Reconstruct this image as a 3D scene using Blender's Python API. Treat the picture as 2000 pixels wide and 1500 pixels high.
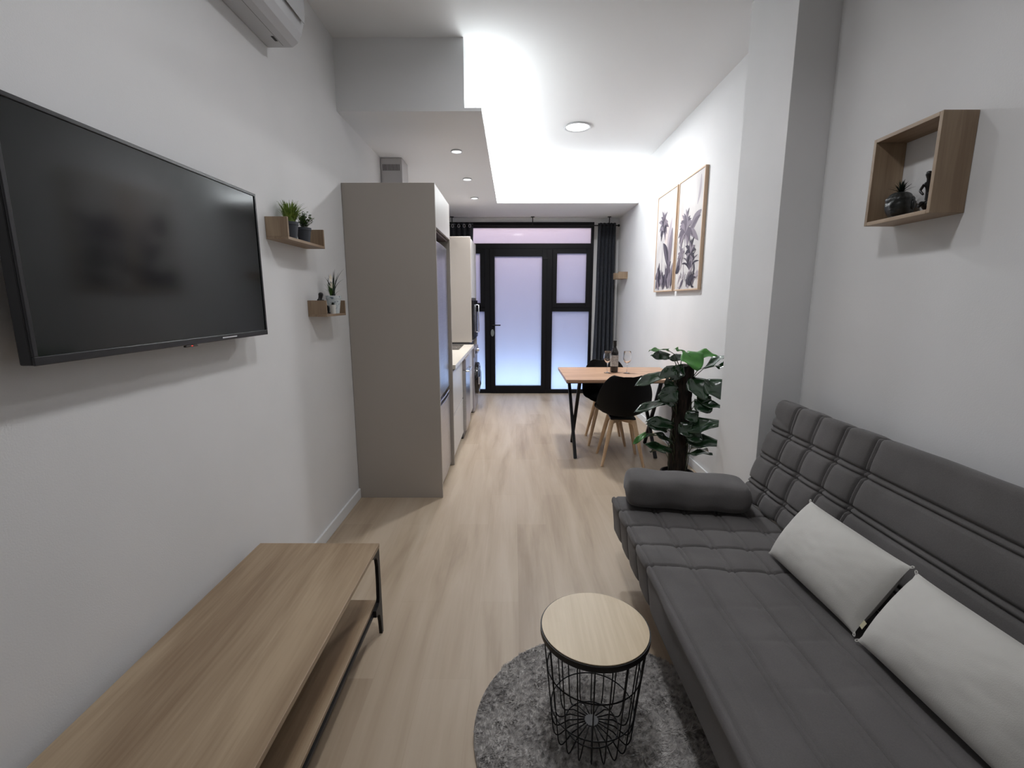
import bpy, math, random
from mathutils import Vector, Matrix
R_ = math.radians
random.seed(7)
for o in list(bpy.data.objects): bpy.data.objects.remove(o)
scene = bpy.context.scene
COL = scene.collection

# ------------------------------------------------------------------ camera
cam_d = bpy.data.cameras.new('camera'); cam = bpy.data.objects.new('camera', cam_d); COL.objects.link(cam)
cam.location = (0, 0, 1.45); cam.rotation_euler = (R_(90-10.1), 0, R_(0.19))
cam_d.sensor_width = 36; cam_d.lens = 916/2000*36; cam_d.clip_start = .02
scene.camera = cam
# ------------------------------------------------------------------ view, world
vs = scene.view_settings
vs.view_transform = 'Standard'; vs.look = 'None'; vs.gamma = 1; vs.use_curve_mapping = False; vs.exposure = 0.03
W = bpy.data.worlds.new('world'); scene.world = W; W.use_nodes = True
W.node_tree.nodes['Background'].inputs[0].default_value = (.55, .62, 1.0, 1)
W.node_tree.nodes['Background'].inputs[1].default_value = 1.9
# ------------------------------------------------------------------ lights
def area(name, loc, size, power, color=(1,1,1), rot=(0,0,0), shape='RECTANGLE', sy=None, spread=180):
    l = bpy.data.lights.new(name, 'AREA'); l.energy = power; l.color = color; l.shape = shape
    l.size = size
    if shape in ('RECTANGLE', 'ELLIPSE'): l.size_y = sy or size
    l.spread = R_(spread)
    o = bpy.data.objects.new(name, l); o.location = loc; o.rotation_euler = rot; COL.objects.link(o); return o
LED = (.94, .99, 1.0)
area('cove_strip_light_side', (-.268, 4.81, 2.695), .03, 12.5, LED, (R_(180),0,0), sy=2.95)
area('cove_strip_light_end', (.655, 6.297, 2.695), 1.80, 11, LED, (R_(180),0,0), sy=.03)
area('dining_downlight_lamp', (.611, 4.855, 3.060), .22, 40, (.97,.98,1), shape='DISK')
area('living_downlight_lamp', (.10, 1.27, 3.060), .22, 11, (.97,.975,1), shape='DISK', spread=150)
area('living_downlight_lamp_far', (.10, 2.55, 3.060), .22, 4.5, (.97,.975,1), shape='DISK', spread=170)
for y, pw in ((4.12, 2.4), (5.02, 4.5), (5.91, 7.5)):
    area('kitchen_spot_lamp', (-.468, y, 2.645), .07, pw, (1,.96,.98), shape='DISK', spread=120)
# added unseen lamps outside the frosted glass, tinting panes blue low and pink high
area('added_daylight_low', (0.1, 7.85, .12), 2.4, 26, (.45,.70,1), (R_(-100),0,0), sy=.3)
area('added_pink_glow', (0.1, 7.95, 2.75), 2.4, 22, (1,.72,.62), (R_(-65),0,0), sy=.3)

# ================================================================== materials
def mat(name, color, rough=.6, metal=0, spec=.5, **k):
    m = bpy.data.materials.new(name); m.use_nodes = True
    b = m.node_tree.nodes['Principled BSDF']
    b.inputs['Base Color'].default_value = (*color, 1); b.inputs['Roughness'].default_value = rough
    b.inputs['Metallic'].default_value = metal; b.inputs['Specular IOR Level'].default_value = spec
    for kk, v in k.items(): b.inputs[kk.replace('_', ' ')].default_value = v
    return m
def nodes(m): return m.node_tree.nodes, m.node_tree.links, m.node_tree.nodes['Principled BSDF']
def ramp(N, stops):
    r = N.new('ShaderNodeValToRGB'); e = r.color_ramp.elements
    e[0].position, e[0].color = stops[0][0], (*stops[0][1], 1)
    e[1].position, e[1].color = stops[-1][0], (*stops[-1][1], 1)
    for p, c in stops[1:-1]:
        x = e.new(p); x.color = (*c, 1)
    return r
def noisy(name, c1, c2, scale=8, rough=.6, stretch=(1,1,1), detail=4, bump=0, bscale=None, spec=.5, metal=0, lo=.35, hi=.65, dist=0):
    m = mat(name, c1, rough, metal, spec); N, L, b = nodes(m)
    tc = N.new('ShaderNodeTexCoord'); mp = N.new('ShaderNodeMapping'); mp.inputs['Scale'].default_value = stretch
    L.new(tc.outputs['Object'], mp.inputs[0])
    n = N.new('ShaderNodeTexNoise'); n.inputs['Scale'].default_value = scale; n.inputs['Detail'].default_value = detail
    n.inputs['Distortion'].default_value = dist
    L.new(mp.outputs[0], n.inputs['Vector'])
    r = ramp(N, [(lo, c1), (hi, c2)]); L.new(n.outputs[0], r.inputs[0]); L.new(r.outputs[0], b.inputs['Base Color'])
    if bump:
        n2 = N.new('ShaderNodeTexNoise'); n2.inputs['Scale'].default_value = bscale or scale*4; n2.inputs['Detail'].default_value = 3
        L.new(mp.outputs[0], n2.inputs['Vector'])
        bp = N.new('ShaderNodeBump'); bp.inputs['Strength'].default_value = bump; bp.inputs['Distance'].default_value = .002
        L.new(n2.outputs[0], bp.inputs['Height']); L.new(bp.outputs[0], b.inputs['Normal'])
    return m
def wood(name, dark, light, grain='Y', scale=1.0, rough=.5, contrast=.5):
    """long grain streaks along one axis plus broad tonal figure"""
    m = mat(name, light, rough); N, L, b = nodes(m)
    tc = N.new('ShaderNodeTexCoord')
    def mapped(a, c):
        s = {'X': (a, c, c), 'Y': (c, a, c), 'Z': (c, c, a)}[grain]
        mp = N.new('ShaderNodeMapping'); mp.inputs['Scale'].default_value = tuple(v*scale for v in s)
        L.new(tc.outputs['Object'], mp.inputs[0]); return mp
    a = N.new('ShaderNodeTexNoise'); a.inputs['Scale'].default_value = 1; a.inputs['Detail'].default_value = 5; a.inputs['Distortion'].default_value = .6
    L.new(mapped(1.1, 9).outputs[0], a.inputs['Vector'])
    f = N.new('ShaderNodeTexNoise'); f.inputs['Scale'].default_value = 1; f.inputs['Detail'].default_value = 3
    L.new(mapped(5, 130).outputs[0], f.inputs['Vector'])
    mx = N.new('ShaderNodeMath'); mx.operation = 'MULTIPLY_ADD'; mx.inputs[1].default_value = .28
    L.new(f.outputs[0], mx.inputs[0]); L.new(a.outputs[0], mx.inputs[2])
    r = ramp(N, [(.64-.28*contrast, dark), (.64+.3*contrast, light)]); L.new(mx.outputs[0], r.inputs[0])
    L.new(r.outputs[0], b.inputs['Base Color'])
    return m
M = {}
M['wall'] = noisy('white_wall_paint', (.74,.745,.75), (.78,.78,.785), 1.5, .85, bump=.15, bscale=220, spec=.25)
M['ceiling'] = mat('ceiling_paint', (.84,.85,.86), .9, spec=.2)
M['baseboard'] = mat('baseboard_white', (.80,.82,.83), .45)
M['cabinet'] = mat('greige_laminate', (.40,.365,.325), .42)
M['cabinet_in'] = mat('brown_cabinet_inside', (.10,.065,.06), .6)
M['front'] = mat('cabinet_front_laminate', (.60,.585,.56), .35)
M['worktop'] = noisy('beige_worktop', (.66,.61,.52), (.74,.69,.60), 60, .3)
M['black_alu'] = mat('black_aluminium', (.004,.004,.006), .45, spec=.22)
M['black_metal'] = mat('black_metal', (.005,.005,.006), .45, spec=.3)
M['black_gloss'] = mat('black_gloss', (.008,.008,.009), .12)
M['black_matt'] = mat('black_matt', (.010,.010,.011), .62)
M['steel'] = noisy('brushed_steel', (.42,.42,.44), (.50,.50,.52), 6, .28, stretch=(1,1,40), metal=1)
M['steel_dark'] = mat('dark_steel_grey', (.16,.16,.17), .35, .6)  # darker grey steel for appliance bodies and the sink basin
M['hood_steel'] = mat('hood_steel', (.52,.51,.51), .32, .85)
M['plastic_white'] = mat('white_plastic', (.55,.56,.58), .4)
M['ac_under'] = mat('grey_plastic', (.36,.37,.39), .45)
M['disc_grey'] = mat('disc_grey', (.05,.05,.055), .5)
M['dark_gap'] = mat('dark_gap', (.03,.03,.033), .6)
M['washer'] = mat('washer_grey', (.38,.36,.39), .3, .4)
M['screen'] = mat('tv_screen', (.003,.005,.0045), .10, spec=.34)
M['bezel'] = mat('tv_bezel', (.010,.010,.013), .3)
M['oak'] = wood('oak_light', (.24,.165,.105), (.40,.30,.20), 'Z', 1.0, .5)
M['oakY'] = wood('oak_shelf', (.25,.17,.11), (.40,.30,.205), 'Y', 1.0, .5)
M['bench'] = wood('bench_oak', (.245,.165,.098), (.43,.325,.215), 'Y', .75, .45, .55)
M['table_top'] = wood('table_wood', (.40,.24,.15), (.56,.36,.24), 'X', 1.2, .4, .5)
M['side_top'] = wood('pale_pine', (.47,.36,.22), (.66,.54,.37), 'Y', .9, .42, .7)
M['beech'] = wood('beech_leg', (.52,.34,.20), (.70,.50,.32), 'Z', 1.4, .45)
M['frame_wood'] = mat('frame_pine', (.58,.42,.29), .5)
M['paper'] = noisy('print_paper', (.52,.50,.50), (.66,.63,.61), 3, .65)
M['shell'] = mat('black_shell', (.003,.003,.0035), .6, spec=.18)
M['chair_pad'] = mat('black_pad', (.010,.010,.011), .55, spec=.3)
M['curtain'] = noisy('curtain_fabric', (.022,.026,.035), (.036,.042,.053), 50, .8, bump=.2)
M['pot_dark'] = mat('slate_pot', (.045,.052,.065), .6)
M['pot_white'] = mat('white_pot', (.72,.72,.68), .4)
M['pot_print'] = noisy('pale_blue_printed_pot', (.12,.17,.22), (.62,.68,.70), 55, .45, lo=.36, hi=.42)
M['soil'] = mat('soil', (.05,.03,.022), .9)
M['grass'] = noisy('grass_green', (.09,.17,.03), (.30,.42,.08), 30, .5)
M['leaf_small'] = noisy('small_leaf_green', (.03,.09,.02), (.12,.24,.05), 30, .5)
M['leaf_dark'] = mat('succulent_dark', (.010,.022,.014), .45)
M['leaf'] = noisy('monstera_leaf', (.005,.020,.008), (.010,.044,.012), 9, .22, spec=.8)
M['leaf_bright'] = noisy('monstera_bright_leaf', (.03,.14,.02), (.06,.24,.03), 9, .34)  # brighter green for a few of the monstera leaves
M['stem'] = mat('plant_stem', (.05,.07,.035), .5)
M['coir'] = noisy('coir_pole', (.005,.004,.003), (.032,.019,.013), 26, .95, stretch=(3,3,.5), bump=1, bscale=60, lo=.4, hi=.7)
M['petal'] = mat('petal_cream', (.80,.74,.62), .6)
M['rubber'] = mat('figurine_black', (.006,.006,.007), .35)
M['planter'] = noisy('planter_black_stone', (.010,.012,.012), (.030,.034,.034), 40, .38, bump=.5, bscale=90)
M['bottle'] = mat('wine_glass_dark', (.010,.008,.008), .12)
M['label'] = noisy('wine_label', (.30,.30,.30), (.52,.51,.49), 45, .6, stretch=(1,1,3))
M['lock'] = mat('lock_metal', (.30,.34,.33), .35, .6)
M['chrome'] = mat('chrome', (.8,.8,.82), .2, 1)
M['tag'] = mat('fabric_tag', (.62,.58,.40), .7)
M['white_fabric'] = noisy('ecru_cotton', (.56,.55,.52), (.61,.60,.57), 5, .9, bump=.25, bscale=420, spec=.15)
def emit(name, color, s):
    m = bpy.data.materials.new(name); m.use_nodes = True; N = m.node_tree.nodes; N.clear()
    e = N.new('ShaderNodeEmission'); o = N.new('ShaderNodeOutputMaterial')
    e.inputs[0].default_value = (*color, 1); e.inputs[1].default_value = s; m.node_tree.links.new(e.outputs[0], o.inputs[0]); return m
M['lamp'] = emit('lamp_diffuser', (1,1,1), 5)
M['led'] = emit('led_strip', LED, 6)
M['red_led'] = emit('red_led', (1,.08,.05), 1.2)
# clear glass for the stemware
g = mat('clear_glass', (1,1,1), .0, spec=.5, Transmission_Weight=1.0, IOR=1.45); M['glass'] = g
# frosted window glass
def frosted(name, tint):
    m = bpy.data.materials.new(name); m.use_nodes = True; N = m.node_tree.nodes; L = m.node_tree.links; N.clear()
    o = N.new('ShaderNodeOutputMaterial'); t = N.new('ShaderNodeBsdfTranslucent'); t.inputs[0].default_value = (*tint, 1)
    gl = N.new('ShaderNodeBsdfGlossy'); gl.inputs['Roughness'].default_value = .04
    f = N.new('ShaderNodeFresnel'); f.inputs[0].default_value = 1.45
    d = N.new('ShaderNodeBsdfDiffuse'); d.inputs[0].default_value = (*tint, 1)
    a = N.new('ShaderNodeMixShader'); a.inputs[0].default_value = .12; L.new(t.outputs[0], a.inputs[1]); L.new(d.outputs[0], a.inputs[2])
    x = N.new('ShaderNodeMixShader'); L.new(f.outputs[0], x.inputs[0]); L.new(a.outputs[0], x.inputs[1]); L.new(gl.outputs[0], x.inputs[2])
    L.new(x.outputs[0], o.inputs[0]); return m
M['frost'] = frosted('frosted_glass', (.86,.87,.93))
# sofa fabric
def fabric(name, c):
    m = mat(name, c, .88, spec=.2); N, L, b = nodes(m)
    tc = N.new('ShaderNodeTexCoord')
    n = N.new('ShaderNodeTexNoise'); n.inputs['Scale'].default_value = 300; n.inputs['Detail'].default_value = 2; L.new(tc.outputs['Object'], n.inputs['Vector'])
    n2 = N.new('ShaderNodeTexNoise'); n2.inputs['Scale'].default_value = 4; n2.inputs['Detail'].default_value = 3; L.new(tc.outputs['Object'], n2.inputs['Vector'])
    mx = N.new('ShaderNodeMath'); mx.operation = 'MULTIPLY_ADD'; mx.inputs[1].default_value = .5
    L.new(n.outputs[0], mx.inputs[0]); L.new(n2.outputs[0], mx.inputs[2])
    r = ramp(N, [(.5, tuple(v*.82 for v in c)), (1.0, tuple(v*1.2 for v in c))]); L.new(mx.outputs[0], r.inputs[0]); L.new(r.outputs[0], b.inputs['Base Color'])
    bp = N.new('ShaderNodeBump'); bp.inputs['Strength'].default_value = .25; bp.inputs['Distance'].default_value = .001
    L.new(n.outputs[0], bp.inputs['Height']); L.new(bp.outputs[0], b.inputs['Normal'])
    b.inputs['Sheen Weight'].default_value = .15
    return m
M['sofa'] = fabric('charcoal_fabric', (.114,.108,.107))
# floor planks
def floor_mat():
    m = mat('light_oak_laminate', (.5,.4,.3), .42, spec=.4); N, L, b = nodes(m)
    tc = N.new('ShaderNodeTexCoord')
    mp = N.new('ShaderNodeMapping'); mp.inputs['Rotation'].default_value = (0,0,R_(90)); L.new(tc.outputs['Object'], mp.inputs[0])
    br = N.new('ShaderNodeTexBrick'); br.inputs['Scale'].default_value = 1; br.inputs['Brick Width'].default_value = 1.28; br.inputs['Row Height'].default_value = .19
    br.inputs['Mortar Size'].default_value = .0012; br.inputs['Mortar Smooth'].default_value = .5
    br.inputs['Color1'].default_value = (0,0,0,1); br.inputs['Color2'].default_value = (1,1,1,1); br.inputs['Mortar'].default_value = (.15,.15,.15,1)
    br.offset = .37; L.new(mp.outputs[0], br.inputs['Vector'])
    g1 = N.new('ShaderNodeMapping'); g1.inputs['Scale'].default_value = (7,.7,1); L.new(tc.outputs['Object'], g1.inputs[0])
    n1 = N.new('ShaderNodeTexNoise'); n1.inputs['Scale'].default_value = 1.3; n1.inputs['Detail'].default_value = 5; n1.inputs['Distortion'].default_value = .5; L.new(g1.outputs[0], n1.inputs['Vector'])
    g2 = N.new('ShaderNodeMapping'); g2.inputs['Scale'].default_value = (90,3,1); L.new(tc.outputs['Object'], g2.inputs[0])
    n2 = N.new('ShaderNodeTexNoise'); n2.inputs['Scale'].default_value = 1; n2.inputs['Detail'].default_value = 2; L.new(g2.outputs[0], n2.inputs['Vector'])
    a = N.new('ShaderNodeMath'); a.operation = 'MULTIPLY_ADD'; a.inputs[1].default_value = .17; L.new(br.outputs['Color'], a.inputs[0]); L.new(n1.outputs[0], a.inputs[2])
    c = N.new('ShaderNodeMath'); c.operation = 'MULTIPLY_ADD'; c.inputs[1].default_value = .12; L.new(n2.outputs[0], c.inputs[0]); L.new(a.outputs[0], c.inputs[2])
    r = ramp(N, [(.38, (.325,.245,.170)), (.62, (.435,.345,.250)), (.85, (.505,.415,.315))]); L.new(c.outputs[0], r.inputs[0]); L.new(r.outputs[0], b.inputs['Base Color'])
    return m
M['floor'] = floor_mat()
def rug_mat():
    m = mat('grey_shag', (.2,.2,.19), .95, spec=.1); N, L, b = nodes(m)
    tc = N.new('ShaderNodeTexCoord')
    n = N.new('ShaderNodeTexNoise'); n.inputs['Scale'].default_value = 55; n.inputs['Detail'].default_value = 4; L.new(tc.outputs['Object'], n.inputs['Vector'])
    n2 = N.new('ShaderNodeTexNoise'); n2.inputs['Scale'].default_value = 7; n2.inputs['Detail'].default_value = 2; L.new(tc.outputs['Object'], n2.inputs['Vector'])
    mx = N.new('ShaderNodeMath'); mx.operation = 'MULTIPLY_ADD'; mx.inputs[1].default_value = .5; L.new(n2.outputs[0], mx.inputs[0]); L.new(n.outputs[0], mx.inputs[2])
    r = ramp(N, [(.50, (.13,.125,.12)), (.66, (.33,.315,.305)), (.88, (.50,.48,.46))]); L.new(mx.outputs[0], r.inputs[0]); L.new(r.outputs[0], b.inputs['Base Color'])
    return m
M['rug'] = rug_mat()

# ================================================================== mesh helpers
class MB:
    def __init__(s): s.v = []; s.f = []; s.m = []; s.mi = 0
    def add(s, vs, fs):
        n = len(s.v); s.v += [tuple(v) for v in vs]; s.f += [tuple(i+n for i in f) for f in fs]; s.m += [s.mi]*len(fs); return s
    def box(s, x0, x1, y0, y1, z0, z1):
        return s.add([(x0,y0,z0),(x1,y0,z0),(x1,y1,z0),(x0,y1,z0),(x0,y0,z1),(x1,y0,z1),(x1,y1,z1),(x0,y1,z1)],
                     [(0,3,2,1),(4,5,6,7),(0,1,5,4),(1,2,6,5),(2,3,7,6),(3,0,4,7)])
    def tube(s, pts, r, n=10, closed=False):
        P = [Vector(p) for p in pts]; k = len(P); rs = r if isinstance(r, (list, tuple)) else [r]*k
        if closed: T = [(P[(i+1) % k]-P[i-1]).normalized() for i in range(k)]
        else: T = [(P[min(i+1, k-1)]-P[max(i-1, 0)]).normalized() for i in range(k)]
        up = Vector((0,0,1)) if abs(T[0].z) < .9 else Vector((1,0,0))
        u = T[0].cross(up).normalized(); vs = []
        for i in range(k):
            u = (u - T[i]*u.dot(T[i])).normalized(); w = T[i].cross(u)
            for j in range(n):
                a = 2*math.pi*j/n; vs.append(P[i]+(u*math.cos(a)+w*math.sin(a))*rs[i])
        fs = []
        for i in range(k if closed else k-1):
            a, b = i*n, ((i+1) % k)*n
            for j in range(n): fs.append((a+j, a+(j+1) % n, b+(j+1) % n, b+j))
        if not closed: fs.append(tuple(range(n))[::-1]); fs.append(tuple((k-1)*n+j for j in range(n)))
        return s.add(vs, fs)
    def lathe(s, prof, c=(0,0,0), n=32, cap0=True, cap1=True):
        vs = []; fs = []
        for r, z in prof:
            for j in range(n):
                a = 2*math.pi*j/n; vs.append((c[0]+r*math.cos(a), c[1]+r*math.sin(a), c[2]+z))
        for i in range(len(prof)-1):
            for j in range(n): fs.append((i*n+j, i*n+(j+1) % n, (i+1)*n+(j+1) % n, (i+1)*n+j))
        if cap0: fs.append(tuple(range(n))[::-1])
        if cap1: fs.append(tuple((len(prof)-1)*n+j for j in range(n)))
        return s.add(vs, fs)
    def prism(s, poly, axis, a, b):
        """polygon in the two other axes, extruded along axis from a to b"""
        def P(p, t): return {'X': (t, p[0], p[1]), 'Y': (p[0], t, p[1]), 'Z': (p[0], p[1], t)}[axis]
        n = len(poly)
        return s.add([P(p, a) for p in poly]+[P(p, b) for p in poly],
                     [tuple(range(n)), tuple(range(2*n-1, n-1, -1))]+[(i, i+n, (i+1) % n+n, (i+1) % n) for i in range(n)])
    def grid(s, fn, nu, nv, wrap=False):
        vs = [fn(i/nu, j/nv) for j in range(nv+1) for i in range(nu+1)]
        return s.add(vs, [(j*(nu+1)+i, j*(nu+1)+i+1, (j+1)*(nu+1)+i+1, (j+1)*(nu+1)+i) for j in range(nv) for i in range(nu)])
    def ball(s, c, r, n=14, fn=None):
        rx, ry, rz = r if isinstance(r, (tuple, list)) else (r, r, r); vs = [(c[0], c[1], c[2]-rz)]; m = n//2
        for i in range(1, m):
            p = math.pi*i/m-math.pi/2
            for j in range(n):
                a = 2*math.pi*j/n; vs.append((c[0]+rx*math.cos(p)*math.cos(a), c[1]+ry*math.cos(p)*math.sin(a), c[2]+rz*math.sin(p)))
        vs.append((c[0], c[1], c[2]+rz)); fs = []
        for j in range(n): fs.append((0, 1+(j+1) % n, 1+j))
        for i in range(m-2):
            for j in range(n): fs.append((1+i*n+j, 1+i*n+(j+1) % n, 1+(i+1)*n+(j+1) % n, 1+(i+1)*n+j))
        t = len(vs)-1
        for j in range(n): fs.append((1+(m-2)*n+j, 1+(m-2)*n+(j+1) % n, t))
        if fn: vs = [fn(Vector(v)) for v in vs]
        return s.add(vs, fs)
    def build(s, name, m, parent=None, smooth=False, bevel=0, solid=0, sub=0, local=False, angle=40, **props):
        me = bpy.data.meshes.new(name)
        if parent is not None: org = Vector((0,0,0)) if local else ORG.get(parent, Vector((0,0,0)))
        else:
            xs = [v[0] for v in s.v]; ys = [v[1] for v in s.v]; zs = [v[2] for v in s.v]
            org = Vector(((min(xs)+max(xs))/2, (min(ys)+max(ys))/2, min(zs)))
        me.from_pydata([tuple(Vector(v)-org) for v in s.v], [], s.f)
        for mm in (m if isinstance(m, (list, tuple)) else [m]): me.materials.append(mm)
        me.polygons.foreach_set('material_index', s.m)
        me.polygons.foreach_set('use_smooth', [bool(smooth)]*len(me.polygons))
        me.validate(); me.update()
        o = bpy.data.objects.new(name, me); COL.objects.link(o)
        if parent is not None: o.parent = parent; ORG[o] = org
        else: o.location = org; ORG[o] = org
        if smooth == 'auto':
            me.polygons.foreach_set('use_smooth', [True]*len(me.polygons)); me.set_sharp_from_angle(angle=R_(angle))
        if solid:
            md = o.modifiers.new('solid', 'SOLIDIFY'); md.thickness = solid; md.offset = 0
        if bevel:
            md = o.modifiers.new('bevel', 'BEVEL'); md.width = bevel; md.segments = 2; md.limit_method = 'ANGLE'; md.angle_limit = R_(40)
        if sub:
            md = o.modifiers.new('sub', 'SUBSURF'); md.levels = sub; md.render_levels = sub
        for k, v in props.items(): o[k] = v
        return o
ORG = {}
def tag(o, label, cat, group=None):
    o['label'] = label; o['category'] = cat
    if group: o['group'] = group
    return o
def thing(name, label, cat, loc, group=None, rz=0):
    o = bpy.data.objects.new(name, None); COL.objects.link(o); o.location = loc; o.rotation_euler = (0,0,rz); o.empty_display_size = .1
    ORG[o] = Vector(loc); return tag(o, label, cat, group)
def struct(name, mb, m, **k): return mb.build(name, m, kind='structure', **k)
def sroot(name, loc):
    o = bpy.data.objects.new(name, None); COL.objects.link(o); o.location = loc; ORG[o] = Vector(loc); o['kind'] = 'structure'; return o
def bx(*a): return MB().box(*a)

# ================================================================== room shell
XL, XR, XR2, YF, YB = -1.15, 1.54, 1.58, 7.35, -1.6      # left wall, right wall (living), right wall (dining), far wall, back wall
H, HS = 3.09, 2.66
struct('floor', bx(XL-.1, XR2+.1, YB-.1, YF+.10, -.06, 0), M['floor'])
struct('ceiling', bx(XL-.1, XR2+.1, YB-.1, YF+.1, H, H+.1), M['ceiling'])
struct('wall_left', bx(XL-.1, XL, YB-.1, YF+.1, 0, H), M['wall'])
struct('wall_right', MB().box(XR, XR2+.1, YB-.1, 2.6, 0, H).box(XR2, XR2+.1, 2.6, YF+.1, 0, H), M['wall'])
struct('wall_back', bx(XL, XR, YB-.1, YB, 0, H), M['wall'])
struct('wall_pilaster', bx(1.335, XR2, 2.475, 2.965, 0, H), M['wall'], bevel=.002)
# far wall around the glazing
fw = MB().box(XL, -1.055, YF-.02, YF+.1, 0, H).box(1.205, XR2, YF-.02, YF+.1, 0, H).box(-1.055, 1.205, YF-.02, YF+.1, 2.60, H)
struct('wall_far', fw, M['wall'])
# dropped ceiling: box over the kitchen with a lip that hides the LED strip
dc = MB()
dc.box(XL, -.32, 3.307, YF-.02, HS+.02, H).box(XL, -.21, 3.307, YF-.02, HS, HS+.02)
dc.box(-.32, XR2, 6.352, YF-.02, HS+.02, H).box(-.21, XR2, 6.242, YF-.02, HS, HS+.02)
struct('trim_1', dc, M['ceiling'])
struct('trim_2', MB().box(-.285,-.25,3.33,6.28,HS+.021,HS+.027).box(-.25,XR2-.02,6.28,6.31,HS+.021,HS+.027), M['led'])
# baseboards
struct('baseboard_left', bx(XL, XL+.014, YB, 3.296, 0, .075), M['baseboard'], bevel=.003)
struct('baseboard_right', bx(XR2-.014, XR2, 2.965, YF-.02, 0, .075), M['baseboard'], bevel=.003)
struct('baseboard_sofa_side', bx(XR-.014, XR, YB, 2.475, 0, .075), M['baseboard'], bevel=.003)
struct('baseboard_pilaster', MB().box(1.321, 1.335, 2.461, 2.979, 0, .075).box(1.335, XR-.014, 2.461, 2.475, 0, .075).box(1.335, XR2-.014, 2.965, 2.979, 0, .075), M['baseboard'], bevel=.003)

# ---- glazing: black aluminium
y0, y1 = YF-.045, YF+.03
fr = MB()
def ring(mb, xa, xb, za, zb, t, ya, yb, tb=None, tt=None):
    tb = t if tb is None else tb; tt = t if tt is None else tt
    mb.box(xa, xa+t, ya, yb, za, zb).box(xb-t, xb, ya, yb, za, zb).box(xa+t, xb-t, ya, yb, za, za+tb).box(xa+t, xb-t, ya, yb, zb-tt, zb)
ring(fr, -1.055, 1.205, 0, 2.60, .036, y0, y1, tb=.055, tt=.074)
fr.box(-1.019, 1.169, y0, y1, 2.215, 2.29)                       # transom bar
fr.box(-.441, -.36, y0, y1, .055, 2.215); fr.box(.505, .59, y0, y1, .055, 2.215)   # door posts
fr.box(-1.019, -.441, y0, y1, 1.287, 1.345); fr.box(.59, 1.169, y0, y1, 1.287, 1.345)
struct('trim_3', fr, M['black_alu'], bevel=.003)
def window(name, xa, xb, za, zb, t, sash):
    r = sroot(name, ((xa+xb)/2, YF, za))
    if sash:
        f = MB(); ring(f, xa, xb, za, zb, t, y0-.012, y1-.01); f.build('sash_frame', M['black_alu'], r, bevel=.003)
    else:
        f = MB(); ring(f, xa, xb, za, zb, .006, y0+.02, y1-.02); f.build('glazing_bead', M['black_alu'], r)
    g = .0 if not sash else t-.002
    bx(xa+g+.001, xb-g-.001, YF-.008, YF-.002, za+g+.001, zb-g-.001).build('pane', M['frost'], r)
    return r
window('window_1', -1.019, 1.169, 2.29, 2.526, .0, False)
window('window_2', .59, 1.169, 1.345, 2.215, .066, True)
window('window_3', .59, 1.169, .055, 1.287, .0, False)
window('window_4', -1.019, -.441, 1.345, 2.215, .066, True)
window('window_5', -1.019, -.441, .055, 1.287, .0, False)
d = sroot('door_1', (.07, YF, 0))
f = MB(); ring(f, -.36, .505, .002, 2.215, .072, y0-.014, y1-.012, tb=.12, tt=.110); f.build('door_frame', M['black_alu'], d, bevel=.003)
bx(-.29, .435, YF-.010, YF-.003, .12, 2.107).build('pane', M['frost'], d)
h = MB().tube([(-.315, y0-.014, 1.075), (-.315, y0-.055, 1.075)], .010).tube([(-.325, y0-.055, 1.075), (-.20, y0-.055, 1.075)], .009)
h.build('door_handle', M['black_metal'], d, smooth='auto')
h = MB()
def ovalp(cx, cz, rx, rz, n=20): return [(cx+rx*math.cos(2*math.pi*i/n), cz+rz*math.sin(2*math.pi*i/n)) for i in range(n)]
h.prism(ovalp(-.327, .955, .026, .055), 'Y', y0-.024, y0-.014); h.build('lock_plate', M['lock'], d, bevel=.003)
MB().box(.445, .51, y0-.03, y0-.014, 2.06, 2.085).build('door_hinge', M['black_metal'], d)
# street outside
struct('ground_outside', bx(-6, 6, YF+.1, 14, -.12, -.02), noisy('pavement', (.42,.44,.48), (.50,.52,.56), 12, .9))
struct('wall_outside', bx(-6, 6, 12, 12.2, 0, 6), noisy('pink_facade', (.62,.46,.44), (.68,.52,.50), 6, .9))

# ================================================================== ceiling lamps
def downlight(name, label, x, y, z, r, group=None):
    t = thing(name, label, 'ceiling light', (x, y, z), group)
    MB().lathe([(r*.90, -.001), (r*1.04, -.001), (r*1.10, -.006), (r*1.12, -.010), (r*1.06, -.014), (r*.96, -.012), (r*.90, -.004)], (x, y, z), 40, False, False).build('trim_ring', M['plastic_white'], t, smooth='auto')
    MB().lathe([(.001, -.006), (r*.93, -.006), (r*.93, -.001)], (x, y, z), 40, False, False).build('diffuser', M['lamp'], t)
downlight('round_downlight', 'large round white downlight in the high ceiling over the dining table', .611, 4.855, H, .118)
downlight('round_downlight', 'round white downlight in the ceiling above the side table', .10, 1.27, H, .118)
downlight('round_downlight', 'round white downlight in the ceiling just before the kitchen soffit', .10, 2.55, H, .118)
for y, w in ((4.12, 'nearest and largest of three small spotlights in the kitchen soffit'), (5.02, 'middle one of three small spotlights in the kitchen soffit'), (5.91, 'farthest of three small spotlights in the kitchen soffit, by the windows')):
    downlight('recessed_spotlight', w, -.468, y, HS, .042, 'small spotlights in the kitchen soffit')

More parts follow.
